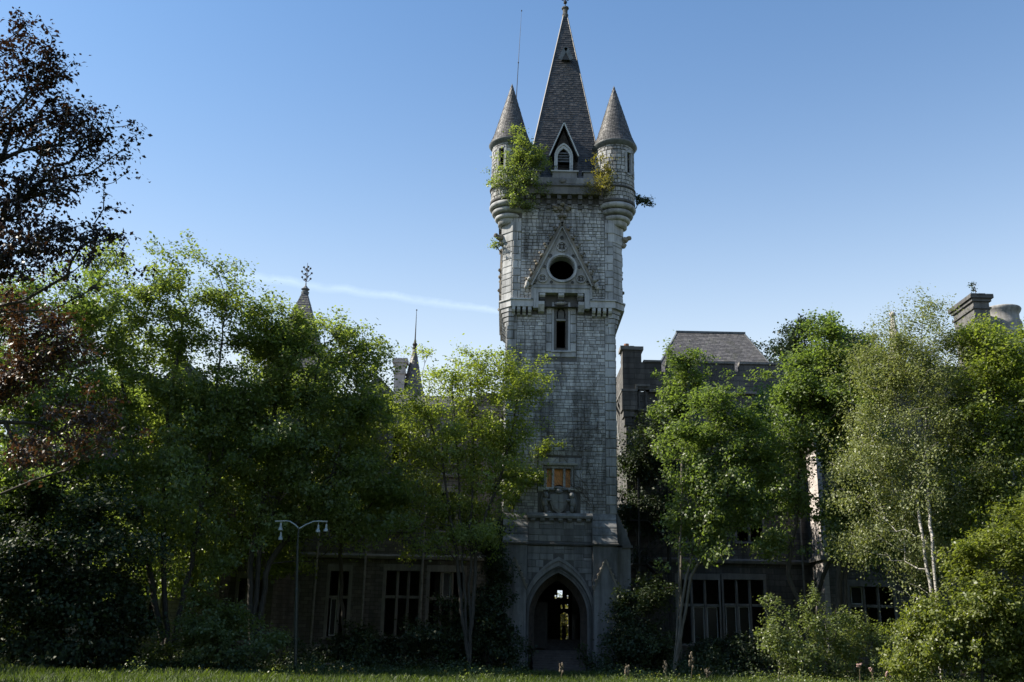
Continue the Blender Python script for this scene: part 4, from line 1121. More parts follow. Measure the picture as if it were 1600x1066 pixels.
one('spike', 'iron', lambda m: (m.lathe(x, y, [(.16, zt - .1), (.2, zt + .05), (.12, zt + .15), (.2, zt + .35), (.1, zt + .5), (.05, zt + .8), (.035, zt + 1.8), (.015, zt + 3.2)], 8), m.lump((x, y, zt + 3.15), (.06, .06, .07), 6, 4)), ct)

def chimney(name, px0, px1, pytop, pybot, Y, label, mat, pots=1, depth=1.0, n=3):
    a, b = at(px0, pytop, Y), at(px1, pytop, Y); z0 = at(px0, pybot, Y).z; zt = a.z
    c = thing(name, ((a.x + b.x) / 2, Y + depth / 2, z0), label, 'chimney')
    w = b.x - a.x; i = .16 * w
    one('stack', mat, lambda m: m.box(a.x + i, b.x - i, Y + i, Y + depth - i, 0 if px0 > 1400 else z0 - 6, zt - .55), c)
    one('band', mat, lambda m: m.box(a.x + i * .6, b.x - i * .6, Y + i * .6, Y + depth - i * .6, zt - 1.15, zt - 1.0), c)
    one('cap', mat, lambda m: (m.box(a.x + i * .5, b.x - i * .5, Y + i * .5, Y + depth - i * .5, zt - .55, zt - .3), m.box(a.x, b.x, Y, Y + depth, zt - .3, zt - .08)), c)
    for k in range(n):
        xx = a.x + (k + .5) * w / n
        one('capstone', mat, lambda m: m.box(xx - w / n * .46, xx + w / n * .46, Y - .03, Y + depth + .03, zt - .08, zt + random.uniform(0, .06)), c)
    for k in range(pots): one('pot', 'terracotta', lambda m: m.lathe((a.x + b.x) / 2 + (k - (pots - 1) / 2) * .4, Y + depth / 2, [(.17, zt - .1), (.17, zt + .2), (.2, zt + .22), (.2, zt + .32), (.12, zt + .32)], 10), c)
    return c
chimney('chimney', 613, 637, 560, 606, 73, 'square pale stone chimney beside the slim conical turret', 'render', 0)

# ---- right wing
RY = 70.0
rw = thing('castle_wing', (14, RY + 5, 0), 'grim stone castle block with hipped slate roof right of the tower', 'castle wing')
c0 = at(977, 560, RY); RX0 = c0.x; RX1 = at(1640, 600, RY).x
zP = at(1100, 570, RY).z; zM = at(990, 612, RY).z
rwin = [(rect(1062, 907, 1122, 1005, RY), 3, .6, [(1, False), (2, False)]), (rect(1134, 907, 1192, 1005, RY), 3, .6, [(0, False), (1, False)]), (rect(1152, 812, 1190, 845, RY), 2, 0, []), (rect(1060, 800, 1098, 845, RY), 2, 0, [])]
m = MB(); grid_wall(m, RX0, RX1, 0, zM, RY, RY + .5, [w[0] for w in rwin]); m.box(RX0, RX0 + .5, RY + .5, RY + 11, 0, zM, .5); m.box(RX1 - .5, RX1, RY + .5, RY + 11, 0, zM, .5); m.box(RX0, RX1, RY + 11, RY + 11.4, 0, zM, .5)
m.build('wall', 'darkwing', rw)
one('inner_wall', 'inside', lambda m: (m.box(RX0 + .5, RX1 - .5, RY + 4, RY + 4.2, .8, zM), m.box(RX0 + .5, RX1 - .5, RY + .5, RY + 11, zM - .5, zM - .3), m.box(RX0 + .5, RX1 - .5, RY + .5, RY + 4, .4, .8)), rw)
for r, n, tr, pn in rwin: mullioned(rw, *r, RY, n, transom=tr, panes=pn)
zs = at(1100, 876, RY).z
one('string_course', 'wingdress', lambda m: m.prism([(RY - .2, zs - .16), (RY - .26, zs + .02), (RY - .05, zs + .16), (RY + .1, zs + .16), (RY + .1, zs - .16)], RX0 - .1, RX1, 'x'), rw)
one('plinth', 'wingdress', lambda m: m.box(RX0 - .1, RX1, RY - .2, RY + .1, 0, .95), rw)
# parapet with string, niche and crenels
zTop = at(1000, 532 + 28, RY).z
one('parapet_string', 'wingdress', lambda m: (m.box(RX0 - .35, RX0 + .75, RY - .3, RY + .3, zM - .05, zM + .13), m.box(RX0 + .75, RX0 + 1.7, RY - .3, RY + .3, zM + .33, zM + .5), m.box(RX0 + .66, RX0 + .84, RY - .28, RY + .3, zM + .0, zM + .49), m.box(RX0 + 1.7, RX1, RY - .3, RY + .3, zM - .05, zM + .13), m.box(RX0 - .35, RX0 + .2, RY + .3, RY + 8, zM - .05, zM + .13)), rw)
def para(m):
    zc = zP + .05
    m.box(RX0 - .22, RX0 + 1.15, RY - .2, RY + 1.0, zM + .13, zP + .95, .5)
    m.box(RX0 + 1.15, RX0 + 2.6, RY - .18, RY + .3, zM + .1, zc, .5)
    m.box(RX0 + 2.6, RX0 + 2.95, RY - .18, RY + .3, zM + .1, zc - .7, .5)
    m.box(RX0 + 2.95, at(1147, 570, RY).x, RY - .18, RY + .3, zM + .1, zc, .5)
    m.box(at(1147, 570, RY).x, at(1154, 570, RY).x, RY - .18, RY + .3, zM + .1, zc - .55, .5)
    m.box(at(1154, 570, RY).x, RX1, RY - .18, RY + .3, zM + .1, zc, .5)
    m.box(RX0 - .2, RX0 + .2, RY + 1.0, RY + 8, zM + .13, zc, .5)
one('parapet', 'darkwing', para, rw)
one('coping', 'wingdress', lambda m: (m.box(RX0 - .38, RX0 + 1.3, RY - .32, RY + 1.1, zP + .95, zP + 1.2), m.box(RX0 + 1.3, RX0 + 2.6, RY - .28, RY + .36, zP + .05, zP + .2), m.box(RX0 + 2.95, at(1147, 570, RY).x, RY - .28, RY + .36, zP + .05, zP + .2), m.box(at(1154, 570, RY).x, RX1, RY - .28, RY + .36, zP + .05, zP + .2)), rw)
one('niche', 'sooty', lambda m: (m.ring(arch_pts(RX0 + 1.2, .3, zM - 1.3, zM - .2, zM + .2, 6), arch_pts(RX0 + 1.2, .2, zM - 1.3, zM - .2, zM + .08, 6), RY - .14, RY + .02, closed=False), m.prism([(RY - .3, zM - 1.3), (RY - .3, zM - 1.45), (RY + .1, zM - 1.8), (RY + .1, zM - 1.3)], RX0 + .85, RX0 + 1.55, 'x')), rw)
one('bartizan', 'darkwing', lambda m: (m.box(RX0 - .3, RX0 + .8, RY - .26, RY + 1.2, zM - 1.4, zM - .06), m.box(RX0 - .2, RX0 + .6, RY - .16, RY + 1.0, zM - 1.9, zM - 1.4), m.box(RX0 - .1, RX0 + .45, RY - .08, RY + .8, zM - 2.5, zM - 1.9)), rw)
for k in range(5): one('corbel', 'wingdress', lambda m: m.prism([(RX0 - .02, zM - 1.0), (RX0 - .3, zM - .4), (RX0 - .3, zM - .06), (RX0 - .02, zM - .06)], RY + 1.6 + k * 1.2, RY + 2.0 + k * 1.2), rw)
pd = at(965, 700, RY + 4); one('downpipe', 'pipe', lambda m: m.tube([(RX0 - .15, RY + 5, zM - .2), (RX0 - .15, RY + 3.2, zM - 3.2), (RX0 - .15, RY + .4, zM - 6)], .06, 6), rw); one('downpipe', 'pipe', lambda m: (m.tube([(at(1255, 900, RY - .2).x, RY - .3, .1), (at(1255, 900, RY - .2).x, RY - .3, zM - 1)], .07, 6)), rw)
# hipped roof set back behind the parapet
e0, e1 = at(1021, 586, RY + 1.2), at(1222, 586, RY + 1.2); t0, t1 = at(1058, 519, RY + 6), at(1162, 519, RY + 6)
ze = e0.z; zr = t0.z; bk = RY + 10.8
P = [Vector((e0.x, RY + 1.2, ze)), Vector((e1.x, RY + 1.2, ze)), Vector((e1.x, bk, ze)), Vector((e0.x, bk, ze))]; T0, T1 = Vector((t0.x, RY + 6, zr)), Vector((t1.x, RY + 6, zr))
m = MB(); slates(m, P[0], P[1], T0, T1, 30, .3); slates(m, P[2], P[3], T1, T0, 30, .3); slates(m, P[3], P[0], T0, T0, 30, .3); slates(m, P[1], P[2], T1, T1, 30, .3)
q = m.build('roof', 'slateroof', rw); tag(q, kind='stuff')
one('roof_core', 'slateroof', lambda m: m.add([*P, T0, T1], [(0, 1, 5, 4), (1, 2, 5), (2, 3, 4, 5), (3, 0, 4)]), q)
one('ridge', 'lead', lambda m: (m.bar(T0 - Vector((.1, 0, 0)), T1 + Vector((.1, 0, 0)), .3, .16), m.bar(P[0], T0, .12, .08), m.bar(P[1], T1, .12, .08)), q)
sk = at(1118, 565, RY + 1.7); one('skylight', 'whitewood', lambda m: m.box(sk.x - .35, sk.x + .35, RY + 1.2, RY + 2.0, ze + .5, ze + 1.02), q)
# projecting bay of the right wing, its near side in the sun
yb = 67.0
rb = thing('castle_bay', (24, yb + 2, 0), 'stone bay of the right wing whose narrow side face catches the sun', 'castle bay')
X0 = at(1286, 872, yb).x; X1 = X0 + 13; zb = at(1300, 700, yb).z
w2 = rect(1333, 918, 1394, 992, yb)
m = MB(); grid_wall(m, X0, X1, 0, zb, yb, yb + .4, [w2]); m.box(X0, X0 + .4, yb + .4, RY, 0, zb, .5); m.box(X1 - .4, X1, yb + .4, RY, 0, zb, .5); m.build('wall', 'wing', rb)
one('quoin_face', 'render', lambda m: [m.box(X0 - .03 - .004 * (k % 2), X0 + .3, yb - .03, yb + 1.6 + .5 * (k % 2), k * .55 + .01, k * .55 + .545) for k in range(int(zb / .55))], rb)
mullioned(rb, *w2, yb, 3, panes=[(0, True)])
zs = at(1290, 872, yb).z
one('string_course', 'wingdress', lambda m: (m.box(X0 - .25, X1, yb - .2, yb, zs - .14, zs + .16), m.box(X0 - .25, X0, yb, RY, zs - .14, zs + .16)), rb)
one('cornice', 'wingdress', lambda m: m.box(X0 - .2, X1, yb - .2, RY, zb, zb + .3), rb)
# chimneys and round tower top
chimney('chimney', 969, 991, 541, 590, RY + 4, 'small stone chimney with a terracotta pot behind the corner parapet next to the tower', 'sooty', 1, 1.0)
ch = chimney('chimney', 1516, 1552, 459, 520, 74, 'broad grey chimney stack with heavy moulded cap above the right-hand trees', 'sooty', 1, 4.2)
rt = thing('round_tower', (37, 76, 0), 'round pale stone tower top with flared rim rising over the trees at far right', 'tower')
p = at(1577, 475, 76); x, y, zt = p.x, 76 + 1.5, p.z
one('drum', 'carved', lambda m: m.lathe(x, y, [(1.35, 0), (1.35, zt - 2.3)], 32), rt, True)
one('moulded_neck', 'carved', lambda m: m.lathe(x, y, [(1.35, zt - 2.3), (1.5, zt - 2.25), (1.5, zt - 2.1), (1.34, zt - 2.0), (1.5, zt - 1.65), (1.47, zt - 1.25), (1.33, zt - .95), (1.33, zt - .5), (1.48, zt - .28), (1.55, zt - .1), (1.5, zt), (1.1, zt)], 36), rt, True)
pn = thing('stone_pinnacle', (26, 76, 0), 'thin pale stone pinnacle with ball tip behind the birch crown', 'pinnacle')
p = at(1394, 488, 76); one('shaft', 'render', lambda m: m.lathe(p.x, 76, [(.5, p.z - 5), (.42, p.z - 2.2), (.16, p.z - .5), (.1, p.z - .35)], 8), pn); one('ball', 'render', lambda m: m.lump((p.x, 76, p.z - .2), (.26, .26, .24), 10, 7, .03), pn, True)

# ---- steel fire escape in the corner right of the tower
fe = thing('fire_escape', (9.5, 67, 0), 'rusty steel fire escape stairs zigzagging in the dark corner beside the tower', 'fire escape')
def F(px, py, Y=68.2): return at(px, py, Y)
flights = [((1011, 812), (1047, 848)), ((1047, 848), (1010, 880)), ((1010, 880), (1040, 908)), ((1040, 908), (1010, 940))]
for (a, b) in flights:
    A, B = F(*a), F(*b)
    for dy in (0, .9): one('stringer', 'iron', lambda m: m.bar(A + Vector((0, dy, 0)), B + Vector((0, dy, 0)), .07, .26, (0, 1, 0)), fe)
    one('handrail', 'iron', lambda m: (m.bar(A + Vector((0, 0, 1)), B + Vector((0, 0, 1)), .05, .05, (0, 1, 0)), m.bar(A + Vector((0, 0, .55)), B + Vector((0, 0, .55)), .03, .03, (0, 1, 0)), m.bar(A, A + Vector((0, 0, 1)), .04, .04), m.bar(B, B + Vector((0, 0, 1)), .04, .04)), fe)
    for k in range(8):
        q = A.lerp(B, (k + .5) / 8); one('tread', 'iron', lambda m: m.box(q.x - .13, q.x + .13, q.y, q.y + .9, q.z - .02, q.z + .02), fe)
for px in (1000, 1048):
    p = F(px, 900); one('post', 'iron', lambda m: (m.box(p.x - .06, p.x + .06, p.y - .06, p.y + .06, 0, 12.5), m.box(p.x - .06, p.x + .06, p.y + .9, p.y + 1.0, 0, 12.5)), fe)
for py, (pa, pb) in ((812, (985, 1011)), (880, (988, 1010)), (848, (1046, 1060)), (908, (1040, 1055))):
    A, B = F(pa, py), F(pb, py); one('landing', 'iron', lambda m: (m.box(A.x, B.x, A.y - .1, A.y + 1.1, A.z - .08, A.z), m.box(A.x, B.x, A.y - .1, A.y - .06, A.z + .95, A.z + 1.0), m.box(A.x, B.x, A.y - .1, A.y - .07, A.z + .5, A.z + .53), m.box(A.x, A.x + .04, A.y - .1, A.y - .06, A.z, A.z + 1)), fe)

# ------------------------------------------------------------------ street lamp
LYP = 49.5
lp = at(461, 1055, LYP); lt = at(467, 824, LYP)
sl = thing('street_lamp', (lp.x, LYP, 0), 'old metal lamp post with two curved arms and broken hanging lamps', 'street lamp')
mid = at(465, 850, LYP); mid2 = at(463.5, 922, LYP)
one('pole', 'pole', lambda m: (m.tube([(lp.x, LYP, 0), mid2], .085, 10, .075), m.tube([mid2, mid], .062, 10, .056), m.tube([mid, lt], .042, 10, .038), m.lathe(mid2.x, LYP, [(.09, mid2.z - .1), (.09, mid2.z + .03), (.06, mid2.z + .08)], 10)), sl)
for s, pts in ((-1, [(467, 826), (461, 820), (453, 815), (446, 814), (430, 814.5)]), (1, [(468, 826), (478, 820), (490, 815), (500, 814.5), (512, 815)])):
    P = [at(a, b, LYP) for a, b in pts]
    ao = one('arm', 'lampmetal', lambda m: (m.tube(P, .035, 8), m.bar(P[3], P[4], .07, .06)), sl)
for x, y, py0 in ((439, 819, 815), (439, 834, 824), (497.5, 822, 815), (510, 821, 815)):
    q = at(x, y, LYP); t = at(x, py0, LYP)
    h = one('lamp_holder', 'lampmetal', lambda m: (m.lathe(q.x, LYP, [(.04, q.z + .06), (.05, q.z), (.06, q.z - .14), (.11, q.z - .22), (.12, q.z - .30), (.02, q.z - .31)], 10), m.tube([t, q], .012, 5)), sl, False)

# ------------------------------------------------------------------ trees and shrubs
def fast_mesh(name, verts, faces4, mat, tint, parent=None):
    me = bpy.data.meshes.new(name); nv, nf = len(verts), len(faces4)
    me.vertices.add(nv); me.vertices.foreach_set('co', np.ascontiguousarray(verts, dtype=np.float32).ravel())
    k = faces4.shape[1]
    me.loops.add(nf * k); me.loops.foreach_set('vertex_index', np.ascontiguousarray(faces4, dtype=np.int32).ravel())
    me.polygons.add(nf); me.polygons.foreach_set('loop_start', np.arange(0, nf * k, k, dtype=np.int32))
    me.update(calc_edges=True)
    a = me.attributes.new('tint', 'FLOAT', 'POINT'); a.data.foreach_set('value', np.ascontiguousarray(tint, dtype=np.float32))
    me.materials.append(mat)
    return link(name, me, parent)

def unit(v): return v / np.maximum(1e-9, np.linalg.norm(v, axis=1, keepdims=True))

def leaf_cloud(rng, centers, tints, per, sigma, size, droop=0.0, up=0.55, aspect=0.62, out_from=None):
    """many folded leaf-shaped quads scattered round twig centres"""
    C = np.repeat(centers, per, axis=0); T = np.repeat(tints, per)
    n = len(C)
    off = rng.normal(size=(n, 3)) * np.repeat(sigma, per, axis=0)
    if droop: off[:, 2] -= np.abs(rng.normal(size=n)) * droop
    P = C + off
    nrm = rng.normal(size=(n, 3)); nrm[:, 2] = np.abs(nrm[:, 2]) * .6 + up
    if out_from is not None: nrm += .5 * unit(P - out_from)
    nrm = unit(nrm)
    d = rng.normal(size=(n, 3)); d[:, 2] -= .35; d = unit(d - nrm * np.sum(d * nrm, 1, keepdims=True)); s = np.cross(nrm, d)
    L = size * rng.uniform(.45, 1.45, (n, 1)); W = L * aspect * .5
    fold = nrm * (L * rng.uniform(.02, .16, (n, 1)))
    v0 = P; v1 = P + d * L * .48 + s * W + fold; v2 = P + d * L; v3 = P + d * L * .48 - s * W + fold
    V = np.stack([v0, v1, v2, v3], 1).reshape(-1, 3)
    F_ = np.arange(n * 4).reshape(-1, 4)
    t = np.clip(T + rng.normal(size=n) * .17, 0, 1)
    return V, F_, np.repeat(t, 4)

def plant(name, cat, label, base, Y, lobes, leaf, n_nodes, per, size, sigma=(.30, .30, .20), bark='bark', stems=None, seed=1,
          trunk_r=.15, group=None, droop=0.0, aspect=.62, depth=1.0, ground_z=0.0, stem_pull=.30, tint0=.5, shell=.45, minr=.010, dense=1.22, fat=1.15, clump=8, cs=None):
    """lobes: (px, py, rx, ry[, dY]) ellipses of the crown in the photograph's pixels, built at real depth Y"""
    rng = np.random.default_rng(seed)
    n_nodes = int(n_nodes * dense); per = int(per * 1.05); size = size * 1.28; cs = cs or sigma[0] * 1.8; sigma = tuple(v * .82 for v in sigma); L = []
    for lb in lobes:
        px, py, rx, ry = lb[0], lb[1], lb[2] * fat, lb[3] * fat; dy = lb[4] if len(lb) > 4 else 0
        c = at(px, py, Y + dy); e = at(px + rx, py, Y + dy); u = at(px, py - ry, Y + dy)
        L.append((np.array(c), np.array([abs(e.x - c.x), abs(e.x - c.x) * depth, abs(u.z - c.z)])))
    wgt = np.array([(r[0] * r[2]) for c, r in L]); wgt = wgt / wgt.sum()
    bx = base if isinstance(base, Vector) else at(base, 1040, Y); bz = ground_z
    root = thing(name, (bx.x, bx.y, bz), label, cat, group)
    pts = []; ptint = []
    for (c, r), w in zip(L, wgt):
        k = max(4, int(round(n_nodes * w))); q = max(2, int(round(k / clump)))
        v = unit(rng.normal(size=(q, 3))); rr = rng.uniform(0, 1, (q, 1)) ** shell
        cc = c + v * rr * r; ids = rng.integers(0, q, k)
        sz = rng.uniform(.6, 1.5, q)
        g = rng.normal(size=(k, 3)) * np.array([1, 1, .6]) * (cs * sz[ids])[:, None]
        pts.append(cc[ids] + g); ptint.append(rng.normal(size=q)[ids] * .15)
    pts = np.concatenate(pts); ptint = np.concatenate(ptint); pts[:, 2] = np.maximum(pts[:, 2], bz + .12)
    # trunk polylines
    nodes = []; par = []; path = []
    stems = stems or [None]
    cen = np.average([c for c, r in L], axis=0, weights=wgt)
    for st in stems:
        if st is None: tgt = [np.array([bx.x, bx.y, bz]), np.array([bx.x, bx.y, bz]) * .35 + cen * .65, cen]
        else: tgt = [np.array([bx.x, bx.y, bz])] + [np.array(at(a, b, Y + (dd[0] if dd else 0))) for a, b, *dd in st]
        prev = None
        for i in range(len(tgt)):
            seg = [tgt[0]] if i == 0 else [tgt[i - 1] + (tgt[i] - tgt[i - 1]) * t for t in np.linspace(0, 1, max(2, int(np.linalg.norm(tgt[i] - tgt[i - 1]) / .6)) + 1)[1:]]
            for q in seg:
                j = q + (rng.normal(size=3) * .035 if len(nodes) and i else 0)
                nodes.append(j); par.append(-1 if prev is None else prev)
                path.append(0 if prev is None else path[prev] + np.linalg.norm(nodes[-1] - nodes[prev])); prev = len(nodes) - 1
    ntr = len(nodes)
    order = np.argsort(np.min(np.linalg.norm(pts[:, None, :] - np.array(nodes)[None, :, :], axis=2), axis=1))
    tot = ntr + len(pts) * 2
    NP = np.zeros((tot, 3)); NP[:ntr] = nodes; PL = np.zeros(tot); PL[:ntr] = path; PA = np.full(tot, -1); PA[:ntr] = par
    n = ntr; tips = []
    for i in order:
        p = pts[i]; dv = p - NP[:n]; d = np.linalg.norm(dv, axis=1)
        cost = d + stem_pull * PL[:n] + np.where(dv[:, 2] < 0, -dv[:, 2] * .6, 0) + np.where(NP[:n, 2] < bz + .5, 1.0, 0)
        j = int(np.argmin(cost))
        if d[j] > .7:
            mid = NP[j] * .5 + p * .5 + np.array([0, 0, -.06 * d[j]]) + rng.normal(size=3) * .06 * d[j]
            NP[n] = mid; PA[n] = j; PL[n] = PL[j] + d[j] * .5; j = n; n += 1
        NP[n] = p; PA[n] = j; PL[n] = PL[j] + np.linalg.norm(p - NP[j]); tips.append(n); n += 1
    NP = NP[:n]; PA = PA[:n]
    area = np.full(n, minr ** 1.9)
    dep = np.argsort(-PL[:n])
    for i in dep:
        if PA[i] >= 0: area[PA[i]] += area[i]
    R = area ** (1 / 1.9)
    R = R / max(1e-6, R.max()) * trunk_r; R = np.maximum(R, minr * .7)
    # branches: one tapered five-sided prism per edge
    E = np.array([(PA[i], i) for i in range(n) if PA[i] >= 0])
    A, B = NP[E[:, 0]], NP[E[:, 1]]; ra = np.minimum(R[E[:, 0]], R[E[:, 1]] * 1.6); rb = R[E[:, 1]]
    stemedge = E[:, 1] < ntr; ra = np.where(stemedge, R[E[:, 0]], ra)
    d = unit(B - A); ref = np.where(np.abs(d[:, 2:3]) > .9, np.array([[1, 0, 0]]), np.array([[0, 0, 1]])); u = unit(np.cross(d, ref)); w = np.cross(d, u)
    K = 6; ang = np.arange(K) * 2 * np.pi / K
    ring = np.cos(ang)[None, :, None] * u[:, None, :] + np.sin(ang)[None, :, None] * w[:, None, :]
    V = np.concatenate([A[:, None, :] + ring * ra[:, None, None], (B + d * rb[:, None] * .3)[:, None, :] + ring * rb[:, None, None]], 1).reshape(-1, 3)
    k = np.arange(K); Fq = np.stack([k, (k + 1) % K, (k + 1) % K + K, k + K], 1)
    F_ = (Fq[None] + (np.arange(len(E)) * 2 * K)[:, None, None]).reshape(-1, 4)
    fast_mesh('trunk', V, F_, M[bark], np.full(len(V), .5), root)
    # leaves at the twig ends and half-way along the last twig
    tips = np.array(tips); C1 = NP[tips]; C2 = NP[tips] * .55 + NP[PA[tips]] * .45
    far = np.linalg.norm(C1 - NP[PA[tips]], axis=1) < 1.6
    C = np.concatenate([C1, C2[far]])
    pt = ptint[order]; tt = np.clip(tint0 + np.concatenate([pt, pt[far]]) + rng.normal(size=len(C)) * .1, 0, 1)
    sg = np.array(sigma)[None] * rng.uniform(.6, 1.35, (len(C), 1))
    Vl, Fl, Tl = leaf_cloud(rng, C, tt, per, sg, size, droop, aspect=aspect, out_from=cen)
    Vl[:, 2] = np.maximum(Vl[:, 2], bz + .02)
    fast_mesh('crown', Vl, Fl, GREENS[leaf], Tl, root)
    return root

# ---- left of the tower
plant('sallow_tree', 'tree', 'broad many-stemmed sallow tree, tallest of the green trees left of the tower', 262, 51,
      [(178, 470, 62, 72), (290, 462, 66, 68), (232, 520, 90, 70), (352, 480, 48, 56), (335, 580, 72, 80), (200, 600, 110, 90), (290, 660, 110, 90), (170, 720, 90, 90), (290, 770, 95, 70), (380, 660, 60, 90), (190, 830, 80, 46), (310, 850, 60, 36)],
      'willow', 1000, 34, .135, (.34, .34, .24), seed=3, trunk_r=.15, stems=[[(235, 900), (205, 700), (180, 520)], [(255, 860), (262, 650), (290, 480)], [(300, 880), (330, 700), (345, 540)]], tint0=.5)
plant('sallow_tree', 'tree', 'rounded sallow tree below the ornate weathervane, left of the young ash', 395, 53,
      [(435, 512, 56, 54), (498, 530, 54, 52), (560, 560, 42, 58), (470, 610, 95, 70), (550, 650, 58, 80), (440, 690, 90, 80), (520, 740, 80, 70), (560, 800, 60, 40), (410, 780, 70, 60), (395, 590, 50, 90), (450, 830, 60, 36), (590, 740, 36, 60), (468, 498, 30, 20)],
      'willow', 950, 34, .135, (.34, .34, .24), seed=5, trunk_r=.15, stems=[[(390, 900), (420, 720), (440, 560)], [(405, 860), (470, 690), (500, 560)], [(420, 880), (520, 740), (560, 590)]], tint0=.45)
plant('maple_tree', 'tree', 'sunlit green maple behind the copper beech at far left', 40, 48,
      [(60, 480, 70, 60), (120, 460, 50, 45), (20, 560, 80, 80), (90, 600, 70, 80), (30, 700, 90, 90), (120, 760, 80, 90), (40, 830, 90, 80), (0, 760, 50, 60), (-20, 660, 50, 70)],
      'maple', 680, 34, .14, (.33, .33, .22), seed=8, trunk_r=.2, tint0=.6)
plant('ash_sapling', 'tree', 'slender bright young ash with thin stems hiding the left corner of the tower', 733, 55.5,
      [(700, 590, 52, 42), (760, 580, 45, 40), (655, 640, 40, 55), (725, 655, 62, 55), (800, 600, 38, 44), (840, 600, 22, 26), (790, 670, 44, 50), (650, 720, 42, 55), (720, 740, 60, 55), (790, 745, 36, 40), (690, 820, 50, 50), (755, 820, 45, 50), (620, 780, 40, 35)],
      'ash', 900, 22, .115, (.3, .3, .2), clump=5, seed=13, trunk_r=.11, bark='bark', stems=[[(712, 860), (690, 720), (660, 620)], [(735, 860), (740, 700), (735, 600)], [(745, 850), (790, 720), (812, 610)], [(722, 880), (715, 720), (705, 590)]], tint0=.62, minr=.009)
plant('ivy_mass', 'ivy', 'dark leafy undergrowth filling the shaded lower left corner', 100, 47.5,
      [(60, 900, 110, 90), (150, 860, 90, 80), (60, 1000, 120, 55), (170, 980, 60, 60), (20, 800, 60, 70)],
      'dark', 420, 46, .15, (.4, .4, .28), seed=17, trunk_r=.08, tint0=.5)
plant('elder_bush', 'bush', 'loose sunlit elder bush at the foot of the left wing, left of the lamp post', 350, 49,
      [(300, 1005, 50, 38), (370, 1000, 50, 42), (405, 1020, 40, 28), (330, 960, 22, 40), (240, 1025, 40, 24), (325, 920, 12, 34)],
      'shrub', 190, 34, .12, (.24, .24, .17), seed=19, trunk_r=.04, tint0=.45)
plant('ivy_mass', 'ivy', 'dark creeping shrubs under the windows between lamp post and tower', 580, 58,
      [(520, 1018, 60, 22), (610, 1016, 70, 24), (680, 1010, 60, 30), (560, 1000, 40, 20)],
      'dark', 170, 50, .13, (.34, .34, .2), seed=23, trunk_r=.04, tint0=.35)
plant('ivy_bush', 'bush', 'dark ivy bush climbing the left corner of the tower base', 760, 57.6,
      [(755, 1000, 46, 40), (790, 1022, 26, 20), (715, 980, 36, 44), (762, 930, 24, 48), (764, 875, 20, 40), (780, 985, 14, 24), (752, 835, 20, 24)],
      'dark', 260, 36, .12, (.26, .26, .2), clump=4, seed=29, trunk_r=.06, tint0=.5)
plant('hazel_thicket', 'tree', 'shaded hazel thicket behind the many-stemmed sallow, against the left wing', 300, 58,
      [(200, 640, 100, 80), (330, 680, 100, 90), (230, 800, 100, 60), (420, 740, 80, 70), (350, 850, 70, 46), (260, 890, 60, 40), (420, 850, 50, 40)], 'willow', 460, 40, .17, (.42, .42, .3), seed=211, trunk_r=.12, tint0=.3)
plant('hazel_thicket', 'tree', 'shaded hazel thicket behind the rounded sallow, below the stone chimney', 540, 59,
      [(500, 640, 90, 70), (570, 700, 60, 70), (490, 760, 90, 50), (600, 800, 50, 36)], 'willow', 330, 40, .17, (.42, .42, .3), seed=223, trunk_r=.12, tint0=.3)
plant('hazel_thicket', 'tree', 'shaded hazel thicket behind the round maple, against the right bay', 1240, 61,
      [(1230, 630, 50, 50), (1195, 720, 46, 60), (1330, 690, 40, 60), (1165, 790, 50, 34), (1365, 780, 50, 70), (1420, 850, 60, 50), (1480, 800, 50, 80)], 'maple', 420, 40, .17, (.42, .42, .3), seed=227, trunk_r=.12, tint0=.3)
# ---- right of the tower
plant('ivy_bush', 'bush', 'dark glossy bush at the right corner of the tower doorway', 985, 58,
      [(990, 965, 32, 42), (1010, 925, 28, 26), (975, 1012, 28, 26), (1015, 1012, 42, 30), (1040, 1030, 30, 16), (940, 1035, 18, 10)],
      'dark', 200, 34, .12, (.26, .26, .2), clump=4, seed=31, trunk_r=.06, tint0=.62)
plant('climbing_ivy', 'ivy', 'dark ivy climbing the shaded wall of the right block above the fire escape', 1010, 68.6,
      [(1015, 740, 34, 60), (1000, 690, 20, 40), (1040, 690, 30, 50), (1030, 800, 30, 50), (978, 770, 9, 60, .6), (980, 850, 12, 50, .6)],
      'dark', 150, 46, .15, (.4, .25, .35), seed=37, trunk_r=.06, depth=.4, tint0=.3)
plant('goat_willow', 'tree', 'slim upright willow in front of the hipped roof, nearest tree right of the tower', 1062, 58,
      [(1070, 580, 26, 34), (1066, 640, 30, 44), (1075, 690, 28, 34), (1045, 660, 18, 24)],
      'maple', 240, 30, .13, (.24, .24, .2), seed=41, dense=.95, fat=.95, trunk_r=.10, bark='barkpale', stems=[[(1064, 850), (1068, 640), (1072, 570)]], tint0=.45)
plant('goat_willow', 'tree', 'leaning willow with pale bent stems before the tall windows of the right block', 1052, 54,
      [(1125, 640, 50, 42), (1165, 660, 30, 34), (1090, 690, 48, 42), (1150, 710, 54, 46), (1080, 750, 42, 40), (1130, 770, 56, 38), (1085, 810, 38, 34), (1140, 830, 44, 28), (1090, 860, 36, 26), (1190, 720, 30, 40), (1180, 790, 30, 30)],
      'maple', 650, 30, .13, (.27, .27, .2), seed=43, dense=.9, fat=.95, trunk_r=.085, bark='barkpale', stems=[[(1066, 940), (1080, 860), (1095, 780), (1120, 660)], [(1062, 900), (1065, 780), (1075, 720)], [(1080, 900), (1130, 800), (1160, 680)]], tint0=.5)
